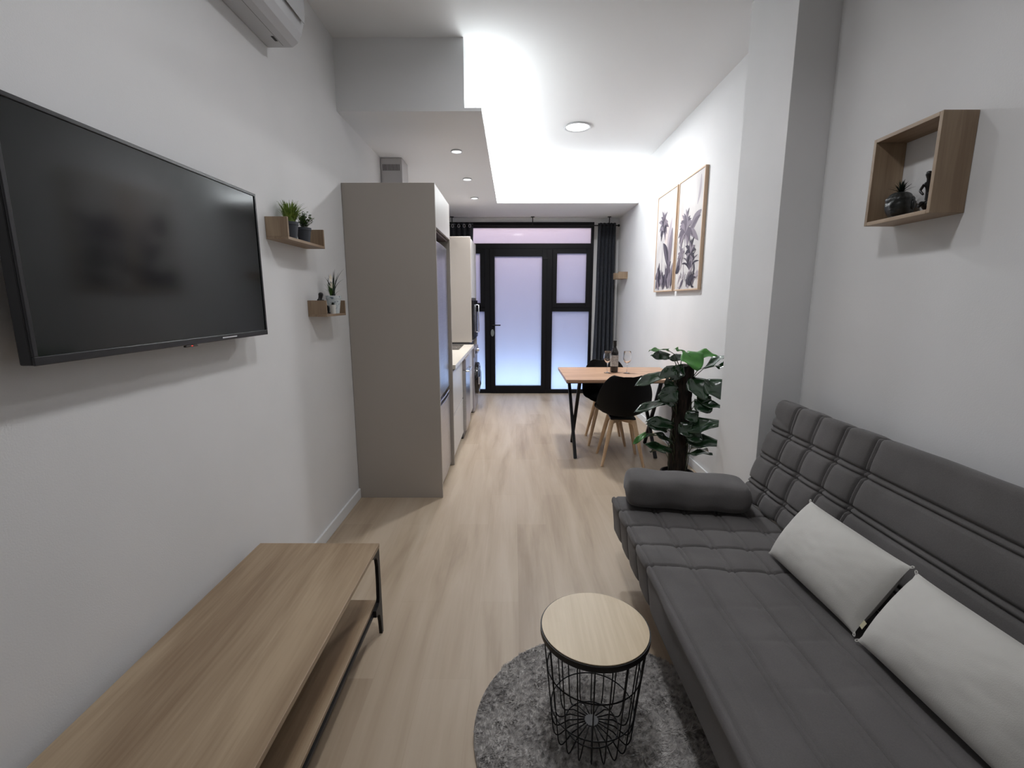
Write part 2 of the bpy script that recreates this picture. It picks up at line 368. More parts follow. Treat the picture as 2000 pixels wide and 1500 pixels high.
# ================================================================== air conditioner
t = thing('air_conditioner', 'white wall-mounted split air conditioner high on the left wall', 'air conditioner', (XL, 2.03, 2.61))
ya, yb = 1.63, 2.43
MB().prism([(XL+.001, 2.612), (-1.03, 2.612), (-1.005, 2.630), (-.985, 2.664), (-.965, 2.74), (-.965, 2.885), (-.99, 2.90), (XL+.001, 2.90)], 'Y', ya, yb).build('casing', M['plastic_white'], t, bevel=.004)
MB().prism([(-1.062, 2.606), (-1.026, 2.6065), (-.999, 2.628), (-.981, 2.658), (-.988, 2.662), (-1.007, 2.634), (-1.031, 2.6122), (-1.062, 2.6119)], 'Y', ya+.03, yb-.022).build('air_flap', M['plastic_white'], t)
MB().box(-1.068, -1.0635, ya+.03, yb-.022, 2.6105, 2.6119).build('air_slot', M['dark_gap'], t)
MB().box(-1.085, -1.073, yb-.10, yb-.06, 2.6105, 2.6119).build('badge', M['dark_gap'], t)
MB().box(-.9649, -.961, ya+.02, yb-.02, 2.70, 2.88).build('front_panel', M['plastic_white'], t, bevel=.002)

# ================================================================== television
t = thing('television', 'large black flat-screen television mounted on the left wall', 'television', (XL, 1.52, 1.305))
TX, ta, tb_, tz0, tz1 = -1.065, 1.028, 2.030, 1.306, 1.880
MB().box(TX-.032, TX-.002, ta, tb_, tz0, tz1).build('cabinet', M['bezel'], t, bevel=.004)
f = MB()
f.box(TX-.002, TX+.004, ta, tb_, tz0, tz0+.020).box(TX-.002, TX+.004, ta, tb_, tz1-.011, tz1).box(TX-.002, TX+.004, ta, ta+.011, tz0+.02, tz1-.011).box(TX-.002, TX+.004, tb_-.011, tb_, tz0+.02, tz1-.011)
f.build('bezel', M['bezel'], t, bevel=.0015)
MB().box(TX-.002, TX+.0005, ta+.011, tb_-.011, tz0+.02, tz1-.011).build('screen', M['screen'], t)
MB().box(TX-.075, TX-.032, ta+.12, tb_-.12, tz0+.03, tz0+.34).build('rear_housing', M['bezel'], t, bevel=.01)
MB().box(XL+.001, TX-.075, 1.36, 1.68, tz0+.08, tz0+.36).build('wall_bracket', M['black_metal'], t)
led = MB().box(TX-.006, TX+.003, 1.515, 1.575, tz0-.007, tz0-.0005).build('sensor', M['black_gloss'], t, bevel=.002)
MB().box(TX+.003, TX+.0042, 1.541, 1.547, tz0-.005, tz0-.002).build('power_light', M['red_led'], led)
MB().box(TX+.0042, TX+.0048, 1.71, 1.80, tz0+.008, tz0+.012).build('logo_strip', M['chrome'], t)

# ================================================================== tv bench
t = thing('tv_bench', 'low oak tv bench with black metal legs and open lower shelf below the television', 'tv bench', (-.84, 1.17, 0))
ba, bb, bx0, bx1 = .46, 1.868, -1.092, -.578
bx(bx0, bx1, ba, bb, .402, .42).build('bench_top', M['bench'], t, bevel=.0015)
bx(bx0+.02, bx1-.022, ba+.012, bb-.012, .142, .158).build('lower_shelf', M['bench'], t, bevel=.0015)
MB().box(bx1-.026, bx1-.014, ba+.02, bb-.02, .128, .1415).build('shelf_rail', M['black_metal'], t)
MB().box(bx0+.014, bx0+.026, ba+.02, bb-.02, .128, .1415).build('shelf_rail', M['black_metal'], t)
def bench_leg(y, s, x):
    m = MB(); w = .026
    # outline in the Y-Z plane, s = direction of the gussets
    o = [(0,0), (0,.4018), (-.085,.4018), (-.085,.394), (-.050,.384), (-.034,.365), (-.027,.33), (-.026,.25), (-.030,.185), (-.038,.165), (-.060,.158), (-.085,.1575), (-.085,.1275), (-.055,.122), (-.036,.105), (-.026,.07), (-.017,0)]
    m.prism([(y+s*a, b) for a, b in o], 'X', x-.007, x+.007)
    return m
for y, s in ((bb-.004, 1), (ba+.004, -1)):
    for x in (bx1-.008, bx0+.008): bench_leg(y, s, x).build('leg', M['black_metal'], t)

# ================================================================== fridge cabinet
t = thing('fridge_cabinet', 'tall greige cabinet around the fridge, its plain side panel facing the living room', 'cabinet', (-.84, 3.66, 0))
FX = -.527
bx(XL+.002, FX, 3.298, 3.318, 0, 2.22).build('side_panel', M['cabinet'], t, bevel=.0012)
bx(XL+.002, FX, 4.003, 4.022, 0, 2.22).build('side_panel', M['cabinet'], t, bevel=.0012)
bx(XL+.004, FX-.022, 3.319, 4.002, 2.20, 2.22).build('top_panel', M['cabinet'], t)
bx(XL+.004, FX-.022, 3.319, 4.002, 1.925, 1.942).build('shelf', M['cabinet_in'], t)
bx(XL+.004, XL+.012, 3.319, 4.002, 0, 2.199).build('back_panel', M['cabinet_in'], t)
bx(FX-.018, FX, 3.320, 4.001, 1.942, 2.218).build('door', M['front'], t, bevel=.0015)
t = thing('refrigerator', 'stainless steel fridge-freezer built into the tall cabinet', 'refrigerator', (-.85, 3.66, 0))
bx(XL+.02, -.60, 3.345, 3.975, .02, 1.855).build('body', M['steel_dark'], t, bevel=.004)
for nm, za, zb in (('fridge_door', .735, 1.865), ('freezer_door', .045, .665)):
    o = MB(); o.prism([(-.598, 3.34), (-.560, 3.34), (-.549, 3.36), (-.543, 3.66), (-.549, 3.96), (-.560, 3.98), (-.598, 3.98)], 'Z', za, zb)
    dd = o.build(nm, M['steel'], t, bevel=.004)
    if nm == 'fridge_door': bx(-.556, -.553, 3.9, 3.95, 1.72, 1.74).build('badge', M['chrome'], dd)
bx(-.598, -.575, 3.345, 3.975, .666, .734).build('handle_recess', M['black_gloss'], t)
MB().tube([(-.553, 3.37, .700), (-.546, 3.66, .700), (-.553, 3.95, .700)], .006).build('handle_bar', M['chrome'], t, smooth='auto')

# ================================================================== kitchen run
def base_unit(label, ya, yb, splits, name='base_cabinet'):
    t = thing(name, label, 'cabinet', ((XL+FX)/2, (ya+yb)/2, 0), 'low kitchen cabinets')
    bx(XL+.002, FX-.022, ya+.001, yb-.001, .08, .858).build('body', M['cabinet'], t)
    bx(XL+.05, FX-.06, ya+.002, yb-.002, 0, .079).build('plinth', M['dark_gap'], t)
    for za, zb in splits:
        q = bx(FX-.020, FX, ya+.002, yb-.002, za, zb).build('drawer_front' if len(splits) > 1 else 'door', M['front'], t, bevel=.0015)
        bx(FX-.020, FX-.008, ya+.004, yb-.004, zb+.001, zb+.012).build('grip_channel', M['dark_gap'], q)
base_unit('low kitchen cabinet with two deep drawers, right behind the fridge cabinet', 4.024, 4.795, [(.08,.44), (.455,.838)])
t = thing('dishwasher', 'narrow silver dishwasher between the low kitchen cabinets', 'dishwasher', (-.83, 5.03, 0))
bx(XL+.02, -.53, 4.80, 5.25, .02, .857).build('body', M['steel_dark'], t)
bx(-.5295, -.495, 4.80, 5.25, .09, .735).build('door', M['steel'], t, bevel=.004)
bx(-.5295, -.492, 4.80, 5.25, .74, .855).build('control_panel', M['washer'], t, bevel=.004)
MB().tube([(-.495, 4.86, .72), (-.470, 4.87, .72), (-.470, 5.18, .72), (-.495, 5.19, .72)], .008).build('handle', M['chrome'], t, smooth='auto')
bx(-1.05, -.535, 4.81, 5.24, .0, .019).build('plinth', M['dark_gap'], t)
base_unit('low kitchen cabinet with a single door, between the dishwasher and the washing machine', 5.255, 5.93, [(.08,.838)])
wt = bx(XL+.002, -.502, 4.024, 5.945, .862, .90).build('worktop', M['worktop'], bevel=.002)
tag(wt, 'cream kitchen worktop lying on the low kitchen cabinets', 'worktop')
t = thing('induction_hob', 'black glass hob set into the far end of the cream worktop', 'hob', (-.79, 5.57, .9))
bx(-1.06, -.62, 5.30, 5.84, .9005, .907).build('glass_plate', M['black_gloss'], t, bevel=.002)
for cx, cy in ((-.95, 5.44), (-.95, 5.70), (-.74, 5.44), (-.74, 5.70)):
    MB().lathe([(.078, .0072), (.080, .0074), (.082, .0072)], (cx, cy, .9), 28, False, False).build('cooking_zone', M['washer'], t)
t = thing('kitchen_sink', 'steel sink sunk into the near end of the cream worktop', 'sink', (-.80, 4.40, .9))
MB().box(-1.02,-.62,4.15,4.165,.9005,.906).box(-1.02,-.62,4.635,4.65,.9005,.906).box(-1.02,-1.005,4.165,4.635,.9005,.906).box(-.635,-.62,4.165,4.635,.9005,.906).build('rim', M['steel'], t, bevel=.002)
bx(-1.004,-.636,4.166,4.634,.9005,.9025).build('basin', M['steel_dark'], t)
# washing machine under the tower
t = thing('washing_machine', 'grey front-loading washing machine with a round black door, at the far end of the kitchen', 'washing machine', (-.83, 6.27, 0))
wa, wb = 5.965, 6.565
bx(XL+.03, -.51, wa, wb, .012, .85).build('body', M['washer'], t, bevel=.012)
bx(-.509, -.495, wa+.004, wb-.004, .73, .845).build('control_panel', M['washer'], t, bevel=.004)
MB().tube([(-.495, wa+.42, .79), (-.470, wa+.42, .79)], [.026, .022], 20).build('program_dial', M['chrome'], t, smooth='auto')
bx(-.495, -.492, wa+.10, wa+.30, .765, .815).build('display', M['black_gloss'], t)
c = (wa+wb)/2
dm = MB(); n = 36
def wring(mb, prof):
    vs = []
    for r, x in prof:
        for j in range(n):
            a = 2*math.pi*j/n; vs.append((x, c+r*math.cos(a), .42+r*math.sin(a)))
    fs = [(i*n+j, i*n+(j+1) % n, (i+1)*n+(j+1) % n, (i+1)*n+j) for i in range(len(prof)-1) for j in range(n)]
    mb.add(vs, fs)
wring(dm, [(.215, -.509), (.215, -.478), (.205, -.462), (.185, -.458), (.165, -.470), (.165, -.509)]); dr = dm.build('door', M['black_gloss'], t, smooth='auto')
dm = MB(); wring(dm, [(.164, -.475), (.14, -.455), (.09, -.440), (.03, -.435), (.001, -.4345)]); dm.build('porthole_glass', M['black_gloss'], dr, smooth='auto')
bx(-.462,-.440,c-.235,c-.20,.37,.47).build('door_grip', M['chrome'], dr, bevel=.004)
for yy in (wa+.05, wb-.05):
    for xx in (-1.05, -.56): MB().lathe([(.02, 0), (.02, .012)], (xx, yy, 0), 14).build('foot', M['black_matt'], t)
# oven tower over the washing machine
t = thing('oven_tower_cabinet', 'tall pale upper kitchen cabinet with a built-in microwave, beyond the hob', 'cabinet', (-.83, 6.35, .86))
oa, ob = 5.95, 6.75
bx(XL+.002, FX, oa, oa+.019, .925, 2.22).build('side_panel', M['cabinet'], t, bevel=.006)
bx(XL+.002, FX, ob-.019, ob, .0, 2.22).build('side_panel', M['cabinet'], t, bevel=.002)
bx(XL+.002, FX-.02, oa+.020, ob-.020, 2.20, 2.22).build('top_panel', M['cabinet'], t)
bx(XL+.002, FX-.02, oa+.020, ob-.020, 1.46, 1.478).build('shelf', M['cabinet'], t)
bx(XL+.002, FX-.01, oa+.020, ob-.020, .926, .944).build('bottom_panel', M['cabinet'], t)
bx(XL+.002, XL+.01, oa+.020, ob-.020, .945, 2.199).build('back_panel', M['cabinet'], t)
bx(FX-.019, FX+.001, oa+.021, ob-.021, 1.48, 2.199).build('door', M['front'], t, bevel=.003)
bx(XL+.002, -.56, 5.947, oa+.60, .862, .924).build('black_base_strip', M['black_matt'], t)
t = thing('microwave_oven', 'black built-in microwave in the tall upper kitchen cabinet', 'microwave', (-.83, 6.35, .945))
bx(-1.05, -.53, oa+.03, ob-.03, .946, 1.458).build('body', M['black_matt'], t)
o = bx(-.529, -.505, oa+.03, ob-.16, .955, 1.45).build('door', M['black_gloss'], t, bevel=.004)
MB().tube([(-.505, ob-.20, 1.02), (-.482, ob-.20, 1.02), (-.482, ob-.20, 1.39), (-.505, ob-.20, 1.39)], .007).build('handle', M['chrome'], o, smooth='auto')
bx(-.529, -.508, ob-.155, ob-.03, .955, 1.45).build('control_panel', M['black_gloss'], t, bevel=.003)
# cooker hood
t = thing('cooker_hood', 'grey steel cooker hood with slotted square duct rising behind the fridge cabinet', 'cooker hood', (-1.05, 4.42, 1.62))
hx = -.962
hd = MB().box(XL+.002, hx, 4.305, 4.535, 1.68, HS-.002); hd.build('duct', M['hood_steel'], t, bevel=.004)
gr = MB()
for i in range(12):
    gr.box(-1.128+i*.0125, -1.128+i*.0125+.006, 4.3035, 4.3048, 2.553, 2.605)
gr.build('vent_slots', M['dark_gap'], t)
MB().add([(XL+.002,4.12,1.60),(-.65,4.12,1.60),(-.65,4.72,1.60),(XL+.002,4.72,1.60),(XL+.002,4.12,1.64),(-.65,4.12,1.64),(-.65,4.72,1.64),(XL+.002,4.72,1.64),(XL+.002,4.30,1.679),(hx,4.30,1.679),(hx,4.54,1.679),(XL+.002,4.54,1.679)],
  [(0,3,2,1),(0,1,5,4),(1,2,6,5),(2,3,7,6),(3,0,4,7),(4,5,9,8),(5,6,10,9),(6,7,11,10),(7,4,8,11),(8,9,10,11)]).build('canopy', M['hood_steel'], t)

# ================================================================== curtains and rod
RY, RZ = 7.20, 2.535
t = thing('curtain_rod', 'thin black curtain rod hung from the soffit across the top of the windows', 'curtain rod', (.2, RY, RZ))
MB().tube([(-1.13, RY, RZ), (1.53, RY, RZ)], .008).build('rod', M['black_metal'], t, smooth='auto')
for x in (-.905, .28, 1.405):
    MB().tube([(x, RY, RZ+.009), (x, RY, HS-.009)], .007).lathe([(.028, HS-.008), (.028, HS-.001)], (x, RY, 0), 16).build('bracket', M['black_metal'], t, smooth='auto')
MB().ball((1.545, RY, RZ), .018).build('finial', M['black_metal'], t, smooth=True)
def curtain(label, xt0, xt1, xb0, xb1, waves, ph, eyel):
    t = thing('curtain', label, 'curtain', ((xb0+xb1)/2, RY, .02), 'dark curtains on the black rod')
    def fn(u, v):
        z = .02+(RZ+.035-.02)*v; x0 = xb0+(xt0-xb0)*v**.7; x1 = xb1+(xt1-xb1)*v**.7
        uu = u+.012*math.sin(9*u+3*v)
        a = .030+.012*(1-v)
        return (x0+(x1-x0)*uu+.008*math.sin(4*math.pi*waves*u+v*2), RY-.002+a*math.sin(2*math.pi*waves*u+ph+.5*math.sin(3*v)), z)
    MB().grid(fn, waves*14, 24).build('fabric', M['curtain'], t, smooth=True, solid=.003)
    for k in range(eyel):
        u = (k+.5)/eyel; p = fn(u, 1)
        m = MB(); cyc = []
        for j in range(18):
            a = 2*math.pi*j/18; cyc.append((p[0]+.016*math.cos(a), RY-.036, RZ-.010+.022*math.sin(a)))
        m.tube(cyc, .003, 6, True).build('eyelet', M['chrome'], t, smooth=True)
curtain('dark slate curtain gathered at the right of the door, reaching the floor', 1.245, 1.50, 1.20, 1.545, 5, .4, 0)
curtain('dark slate curtain gathered at the left of the windows, mostly hidden by the kitchen', -1.12, -.60, -1.12, -.68, 6, 1.2, 6)

# ================================================================== wall shelves
def u_shelf(label, side, xo, ya, yb, z0, z1, th, group):
    """side -1: on the left wall, +1: on the right wall"""
    xw = XL+.001 if side < 0 else XR2-.001
    xa, xb = min(xw, xo), max(xw, xo)
    t = thing('wall_shelf', label, 'wall shelf', (xw, (ya+yb)/2, z0), group)
    bx(xa, xb, ya, yb, z0, z0+th).build('board', M['oakY'], t, bevel=.001)
    bx(xa, xb, ya, ya+th, z0+th, z1).build('end_panel', M['oak'], t, bevel=.001)
    bx(xa, xb, yb-th, yb, z0+th, z1).build('end_panel', M['oak'], t, bevel=.001)
    bx(xw if side < 0 else xw-.008, xw+.008 if side < 0 else xw, ya+th, yb-th, z0+th, z0+th+.012).build('back_rail', M['oakY'], t)
u_shelf('short oak wall shelf with raised ends, the higher one beside the television', -1, -1.046, 2.26, 2.69, 1.731, 1.832, .013, 'oak wall shelves on the left wall')
u_shelf('short oak wall shelf with raised ends, the lower one next to the fridge cabinet', -1, -1.046, 2.65, 2.955, 1.360, 1.450, .013, 'oak wall shelves on the left wall')
u_shelf('tiny pale oak wall shelf on the right wall beside the curtain', 1, 1.45, 6.66, 7.00, 1.748, 1.842, .014, None)
# open box shelf on the right wall
t = thing('box_shelf', 'open square oak box shelf on the right wall above the sofa', 'wall shelf', (XR, 1.84, 1.745))
qa, qb, qz0, qz1, qx = 1.686, 1.990, 1.745, 2.070, 1.420
bx(qx, XR-.001, qa, qa+.014, qz0, qz1).build('side_panel', M['oak'], t, bevel=.0012)
bx(qx, XR-.001, qb-.014, qb, qz0, qz1).build('side_panel', M['oak'], t, bevel=.0012)
bx(qx, XR-.001, qa+.0145, qb-.0145, qz1-.014, qz1).build('top_board', M['oakY'], t, bevel=.0012)
bx(qx, XR-.001, qa+.0145, qb-.0145, qz0, qz0+.014).build('bottom_board', M['oakY'], t, bevel=.0012)

# ================================================================== small plants and ornaments
def blade(mb, p, az, h, lean, w, curve=1.0, n=5):
    dx, dy = math.cos(az), math.sin(az); px, py = -dy, dx; L = []
    for i in range(n+1):
        s = i/n; r = lean*(s**(1+curve)); z = h*s*(1-.25*lean/max(h, .001)*s); ww = w*(1-s**1.6)+.0003
        c = (p[0]+dx*r, p[1]+dy*r, p[2]+z)
        L += [(c[0]-px*ww, c[1]-py*ww, c[2]), (c[0]+px*ww, c[1]+py*ww, c[2])]
    mb.add(L, [(2*i, 2*i+1, 2*i+3, 2*i+2) for i in range(n)])
def pot(t, c, r0, r1, h, m, rim=True):
    pr = [(r0, 0), (r1, h*.82 if rim else h)]
    if rim: pr += [(r1*1.07, h*.83), (r1*1.09, h)]
    pr += [(pr[-1][0]-.004, h), (pr[-1][0]-.005, h*.9), (.001, h*.9)]
    MB().lathe(pr, c, 28, True, False).build('pot', m, t, smooth='auto')
    MB().lathe([(r1-.004, h*.902), (.001, h*.93)], c, 20, False, False).build('soil', M['soil'], t)
def wallx(p): return p
s1 = 1.7441
c = (-1.098, 2.405, s1)
t = thing('potted_grass', 'bushy artificial grass in a slate grey pot on the higher oak shelf', 'potted plant', c)
pot(t, c, .026, .035, .085, M['pot_dark'])
random.seed(3); m = MB()
for i in range(420):
    a = random.uniform(0, 6.283); r = random.uniform(0, .024)
    lean = random.uniform(.015, .075)
    if math.cos(a) < 0: lean *= .55
    blade(m, (c[0]+r*math.cos(a), c[1]+r*math.sin(a), s1+.078), a+random.uniform(-.5,.5), random.uniform(.05, .115), lean, random.uniform(.002, .0038))
m.build('foliage', M['grass'], t)
c = (-1.095, 2.545, s1)
t = thing('potted_herb', 'small round-leaved herb in a slate grey pot on the higher oak shelf', 'potted plant', c)
pot(t, c, .026, .035, .078, M['pot_dark'])
m = MB(); st = MB()
for i in range(40):
    a = random.uniform(0, 6.283); r = random.uniform(.008, .055); hh = random.uniform(.03, .085)
    if math.cos(a) < 0: r *= .7
    e = (c[0]+r*math.cos(a), c[1]+r*math.sin(a), s1+.072+hh)
    st.tube([(c[0]+.3*r*math.cos(a), c[1]+.3*r*math.sin(a), s1+.07), ((c[0]+e[0])/2, (c[1]+e[1])/2, s1+.07+hh*.6), e], .0009, 4)
    for k in range(9):
        s = .35+.65*k/8; q = Vector((c[0]+(e[0]-c[0])*s, c[1]+(e[1]-c[1])*s, s1+.07+(hh+.004)*s))
        b = random.uniform(0, 6.283); d1 = Vector((math.cos(b), math.sin(b), random.uniform(-.2,.6)))*random.uniform(.009,.014); d2 = Vector((-math.sin(b), math.cos(b), random.uniform(-.4,.4)))*.0062
        m.add([q, q+d1*.5+d2, q+d1, q+d1*.5-d2], [(0,1,2,3)])
m.build('foliage', M['leaf_small'], t); st.build('stems', M['stem'], t)
s2 = 1.3731
c = (-1.085, 2.870, s2)
t = thing('potted_orchid', 'cream orchid with long spiky leaves in a printed pale pot on the lower oak shelf', 'potted plant', c)
pot(t, c, .029, .041, .105, M['pot_print'])
m = MB()
for az, h_, le, w in ((.3,.22,.03,.004),(1.2,.20,.10,.0035),(1.45,.15,.14,.003),(-.6,.17,.02,.005),(-2.0,.13,.05,.004),(2.8,.14,.02,.005),(1.0,.16,.04,.005),(-1.6,.12,.07,.004),(-1.0,.16,.03,.005),(.7,.06,.05,.006)):
    blade(m, (c[0]+.008*math.cos(az), c[1]+.008*math.sin(az), s2+.095), az, h_, le, w, 1.2, 8)
m.build('long_leaves', M['leaf_dark'], t)
m = MB()
for i in range(90):
    a = random.uniform(0, 6.283); blade(m, (c[0]-.01, c[1]-.015, s2+.095), a, random.uniform(.04, .10), random.uniform(.01,.045), .0022)
m.build('foliage', M['leaf_small'], t)
m = MB(); m.tube([(c[0]-.01, c[1]-.01, s2+.09), (c[0]-.015, c[1]-.03, s2+.16), (c[0]-.005, c[1]-.05, s2+.205)], .0014, 6); m.build('flower_stem', M['stem'], t)
def flower(mb, p, r, tilt):
    for k in range(5):
        a = 2*math.pi*k/5+.3; d = Vector((tilt*.3, math.cos(a), math.sin(a))); d.normalize(); s = Vector((0, -math.sin(a), math.cos(a)))
        P = Vector(p); mb.add([P, P+d*r*.5+s*r*.42, P+d*r*.9+s*r*.30, P+d*r, P+d*r*.9-s*r*.30, P+d*r*.5-s*r*.42], [(0,1,2,3,4,5)])
m = MB(); flower(m, (c[0]+.005, c[1]-.055, s2+.205), .024, 1); flower(m, (c[0]+.0, c[1]-.035, s2+.165), .020, 1); m.build('flower', M['petal'], t)
c = (-1.064, 2.795, s2)
t = thing('potted_succulent', 'tiny dark succulent in a white pot at the front of the lower oak shelf', 'potted plant', c)
pot(t, c, .014, .0165, .052, M['pot_white'], False)
m = MB()
for i in range(26):
    a = i*2.4; blade(m, (c[0], c[1], s2+.045), a, .012+.014*random.random(), .022-.0007*i, .0045, .6, 3)
m.build('foliage', M['leaf_dark'], t)
def skin_figure(name, label, loc, nodes_, edges, mt, rz=0, sc=1.0):
    me = bpy.data.meshes.new(name); me.from_pydata([tuple(c*sc for c in n[0]) for n in nodes_], edges, []); me.materials.append(mt)
    o = bpy.data.objects.new(name, me); COL.objects.link(o); o.location = loc; o.rotation_euler = (0,0,rz)
    sk = o.modifiers.new('skin', 'SKIN'); sk.use_smooth_shade = True
    lay = me.skin_vertices[0].data
    for i, n in enumerate(nodes_): lay[i].radius = (n[1]*sc, n[1]*sc); lay[i].use_root = (i == 0)
    sb = o.modifiers.new('sub', 'SUBSURF'); sb.levels = 2; sb.render_levels = 2
    return tag(o, label, 'figurine')
# seated thinker: pelvis, belly, chest, neck, head, crown | arms to knee | legs
TH = [((0,0,.022),.016), ((0,-.002,.045),.015), ((0,.004,.070),.017), ((0,.012,.088),.008), ((0,.016,.103),.0155), ((0,.016,.118),.011),
      ((.020,.008,.076),.007), ((.026,.026,.056),.006), ((.012,.034,.078),.005), ((-.020,.008,.076),.007), ((-.026,.028,.056),.006), ((-.010,.040,.044),.005),
      ((.015,.024,.036),.009), ((.017,.046,.044),.008), ((.016,.046,.010),.006), ((-.015,.024,.036),.009), ((-.017,.046,.044),.008), ((-.016,.046,.010),.006),
      ((.016,.056,.006),.005), ((-.016,.056,.006),.005)]
THE = [(0,1),(1,2),(2,3),(3,4),(4,5),(2,6),(6,7),(7,8),(2,9),(9,10),(10,11),(0,12),(12,13),(13,14),(14,18),(0,15),(15,16),(16,17),(17,19)]
skin_figure('figurine', 'small black seated figurine on the lower oak shelf beside the white pot', (-1.105, 2.692, s2-.001), TH, THE, M['rubber'], R_(-90), 1.05)
# tall thin crouching figure in the box shelf
TF = [((0,0,.020),.014), ((0,-.006,.045),.010), ((0,.000,.075),.0085), ((0,.012,.105),.010), ((0,.020,.122),.006), ((0,.026,.137),.0135), ((0,.026,.150),.009),
      ((.014,.010,.102),.006), ((.020,.030,.078),.005), ((.006,.036,.060),.004), ((-.014,.010,.102),.006), ((-.020,.028,.078),.005), ((-.006,.036,.060),.004),
      ((.012,.028,.034),.0075), ((.014,.050,.014),.006), ((-.012,.028,.034),.0075), ((-.014,.050,.014),.006), ((0,-.016,.010),.010)]
TFE = [(0,1),(1,2),(2,3),(3,4),(4,5),(5,6),(3,7),(7,8),(8,9),(3,10),(10,11),(11,12),(0,13),(13,14),(0,15),(15,16),(0,17)]
skin_figure('figurine', 'slender black seated figurine in the box shelf, at its near end', (1.460, 1.750, qz0+.0135), TF, TFE, M['rubber'], R_(130), .90)
# head planter
pc = Vector((1.476, 1.892, qz0+.014)); fa = R_(206)   # azimuth the face looks to
t = thing('head_planter', 'black stone planter shaped like a serene carved head, in the box shelf', 'planter', pc)
def headfn(v):
    # local unit sphere -> head; local +x is the face
    x, y, z = v
    X = x*.044; Y = y*.036; Z = z*.044
    if x > 0:
        X *= 1-.10*max(0, -z)
        X += .008*math.exp(-((y/.14)**2+((z+.08)/.22)**2))                       # nose
        X += .006*math.exp(-((y/.30)**2+((z+.40)/.055)**2))                      # upper lip
        X += .007*math.exp(-((y/.24)**2+((z+.56)/.06)**2))                       # lower lip
        X -= .005*math.exp(-((y/.35)**2+((z+.49)/.03)**2))
        X += .006*math.exp(-((y/.22)**2+((z+.82)/.12)**2))                       # chin
        for s in (-1, 1):
            X -= .006*math.exp(-(((y-s*.36)/.18)**2+((z-.12)/.11)**2))           # eye sockets
            X += .005*math.exp(-(((y-s*.36)/.15)**2+((z-.06)/.05)**2))           # lids
            X += .004*math.exp(-(((y-s*.36)/.22)**2+((z-.30)/.05)**2))           # brows
    if z > .34 or x < -.1:
        k = .0022*abs(math.sin(9*math.atan2(y, x))*math.sin(10*z)); n = 1+k/.04*1.6; X *= n*1.04; Y *= n*1.04
    Z = max(Z, -.040)+.040
    if Z > .079: Z = .079
    p = Vector((X, Y, Z))*1.2; p.rotate(Matrix.Rotation(fa, 3, 'Z')); return p+pc
MB().ball((0,0,0), 1, 64, headfn).build('head', M['planter'], t, smooth=True)
for s in (-1, 1):
    e = MB(); e.ball((0,0,0), 1, 12, lambda v: pc+Matrix.Rotation(fa, 3, 'Z') @ Vector((v.x*.008-.002, s*.044+v.y*.005, .046+v.z*.019))); e.build('ear', M['planter'], t, smooth=True)
m = MB()
for i in range(34):
    a = i*2.39996; blade(m, (pc.x, pc.y, pc.z+.090), a, .056-.0008*i, .008+.0012*i, .0045, .5, 4)
m.build('succulent', M['leaf_dark'], t)

# ================================================================== framed prints
def leaf2d(mb, mi, X, P, u0, v0, u1, v1, w, n=7, bend=0):
    """flat leaf printed on the paper, in metres on the sheet"""
    mb.mi = mi; du, dv = u1-u0, v1-v0; L = math.hypot(du, dv) or 1; nu, nv = -dv/L, du/L; A = []; B = []
    for i in range(n+1):
        s = i/n; ww = w*math.sin(math.pi*min(1, s*.92+.06))**.8; o = bend*math.sin(math.pi*s)
        cu, cv = u0+du*s+nu*o, v0+dv*s+nv*o; A.append((cu+nu*ww, cv+nv*ww)); B.append((cu-nu*ww, cv-nv*ww))
    pts = A+B[::-1]
    W_, H_ = P[1]-P[0], P[3]-P[2]
    vs = [(X, P[1]-min(max(a, .002), W_-.002), P[2]+min(max(b, .002), H_-.002)) for a, b in pts]
    k = n+1; mb.add(vs, [(i, i+1, 2*k-2-i, 2*k-1-i) for i in range(n)])
PM = [M['paper'], mat('print_violet_grey', (.115,.095,.125), .65), mat('print_dark', (.040,.034,.052), .65), mat('print_mist', (.38,.34,.37), .65), mat('print_mid', (.21,.18,.215), .65), mat('print_blush', (.56,.49,.47), .65)]
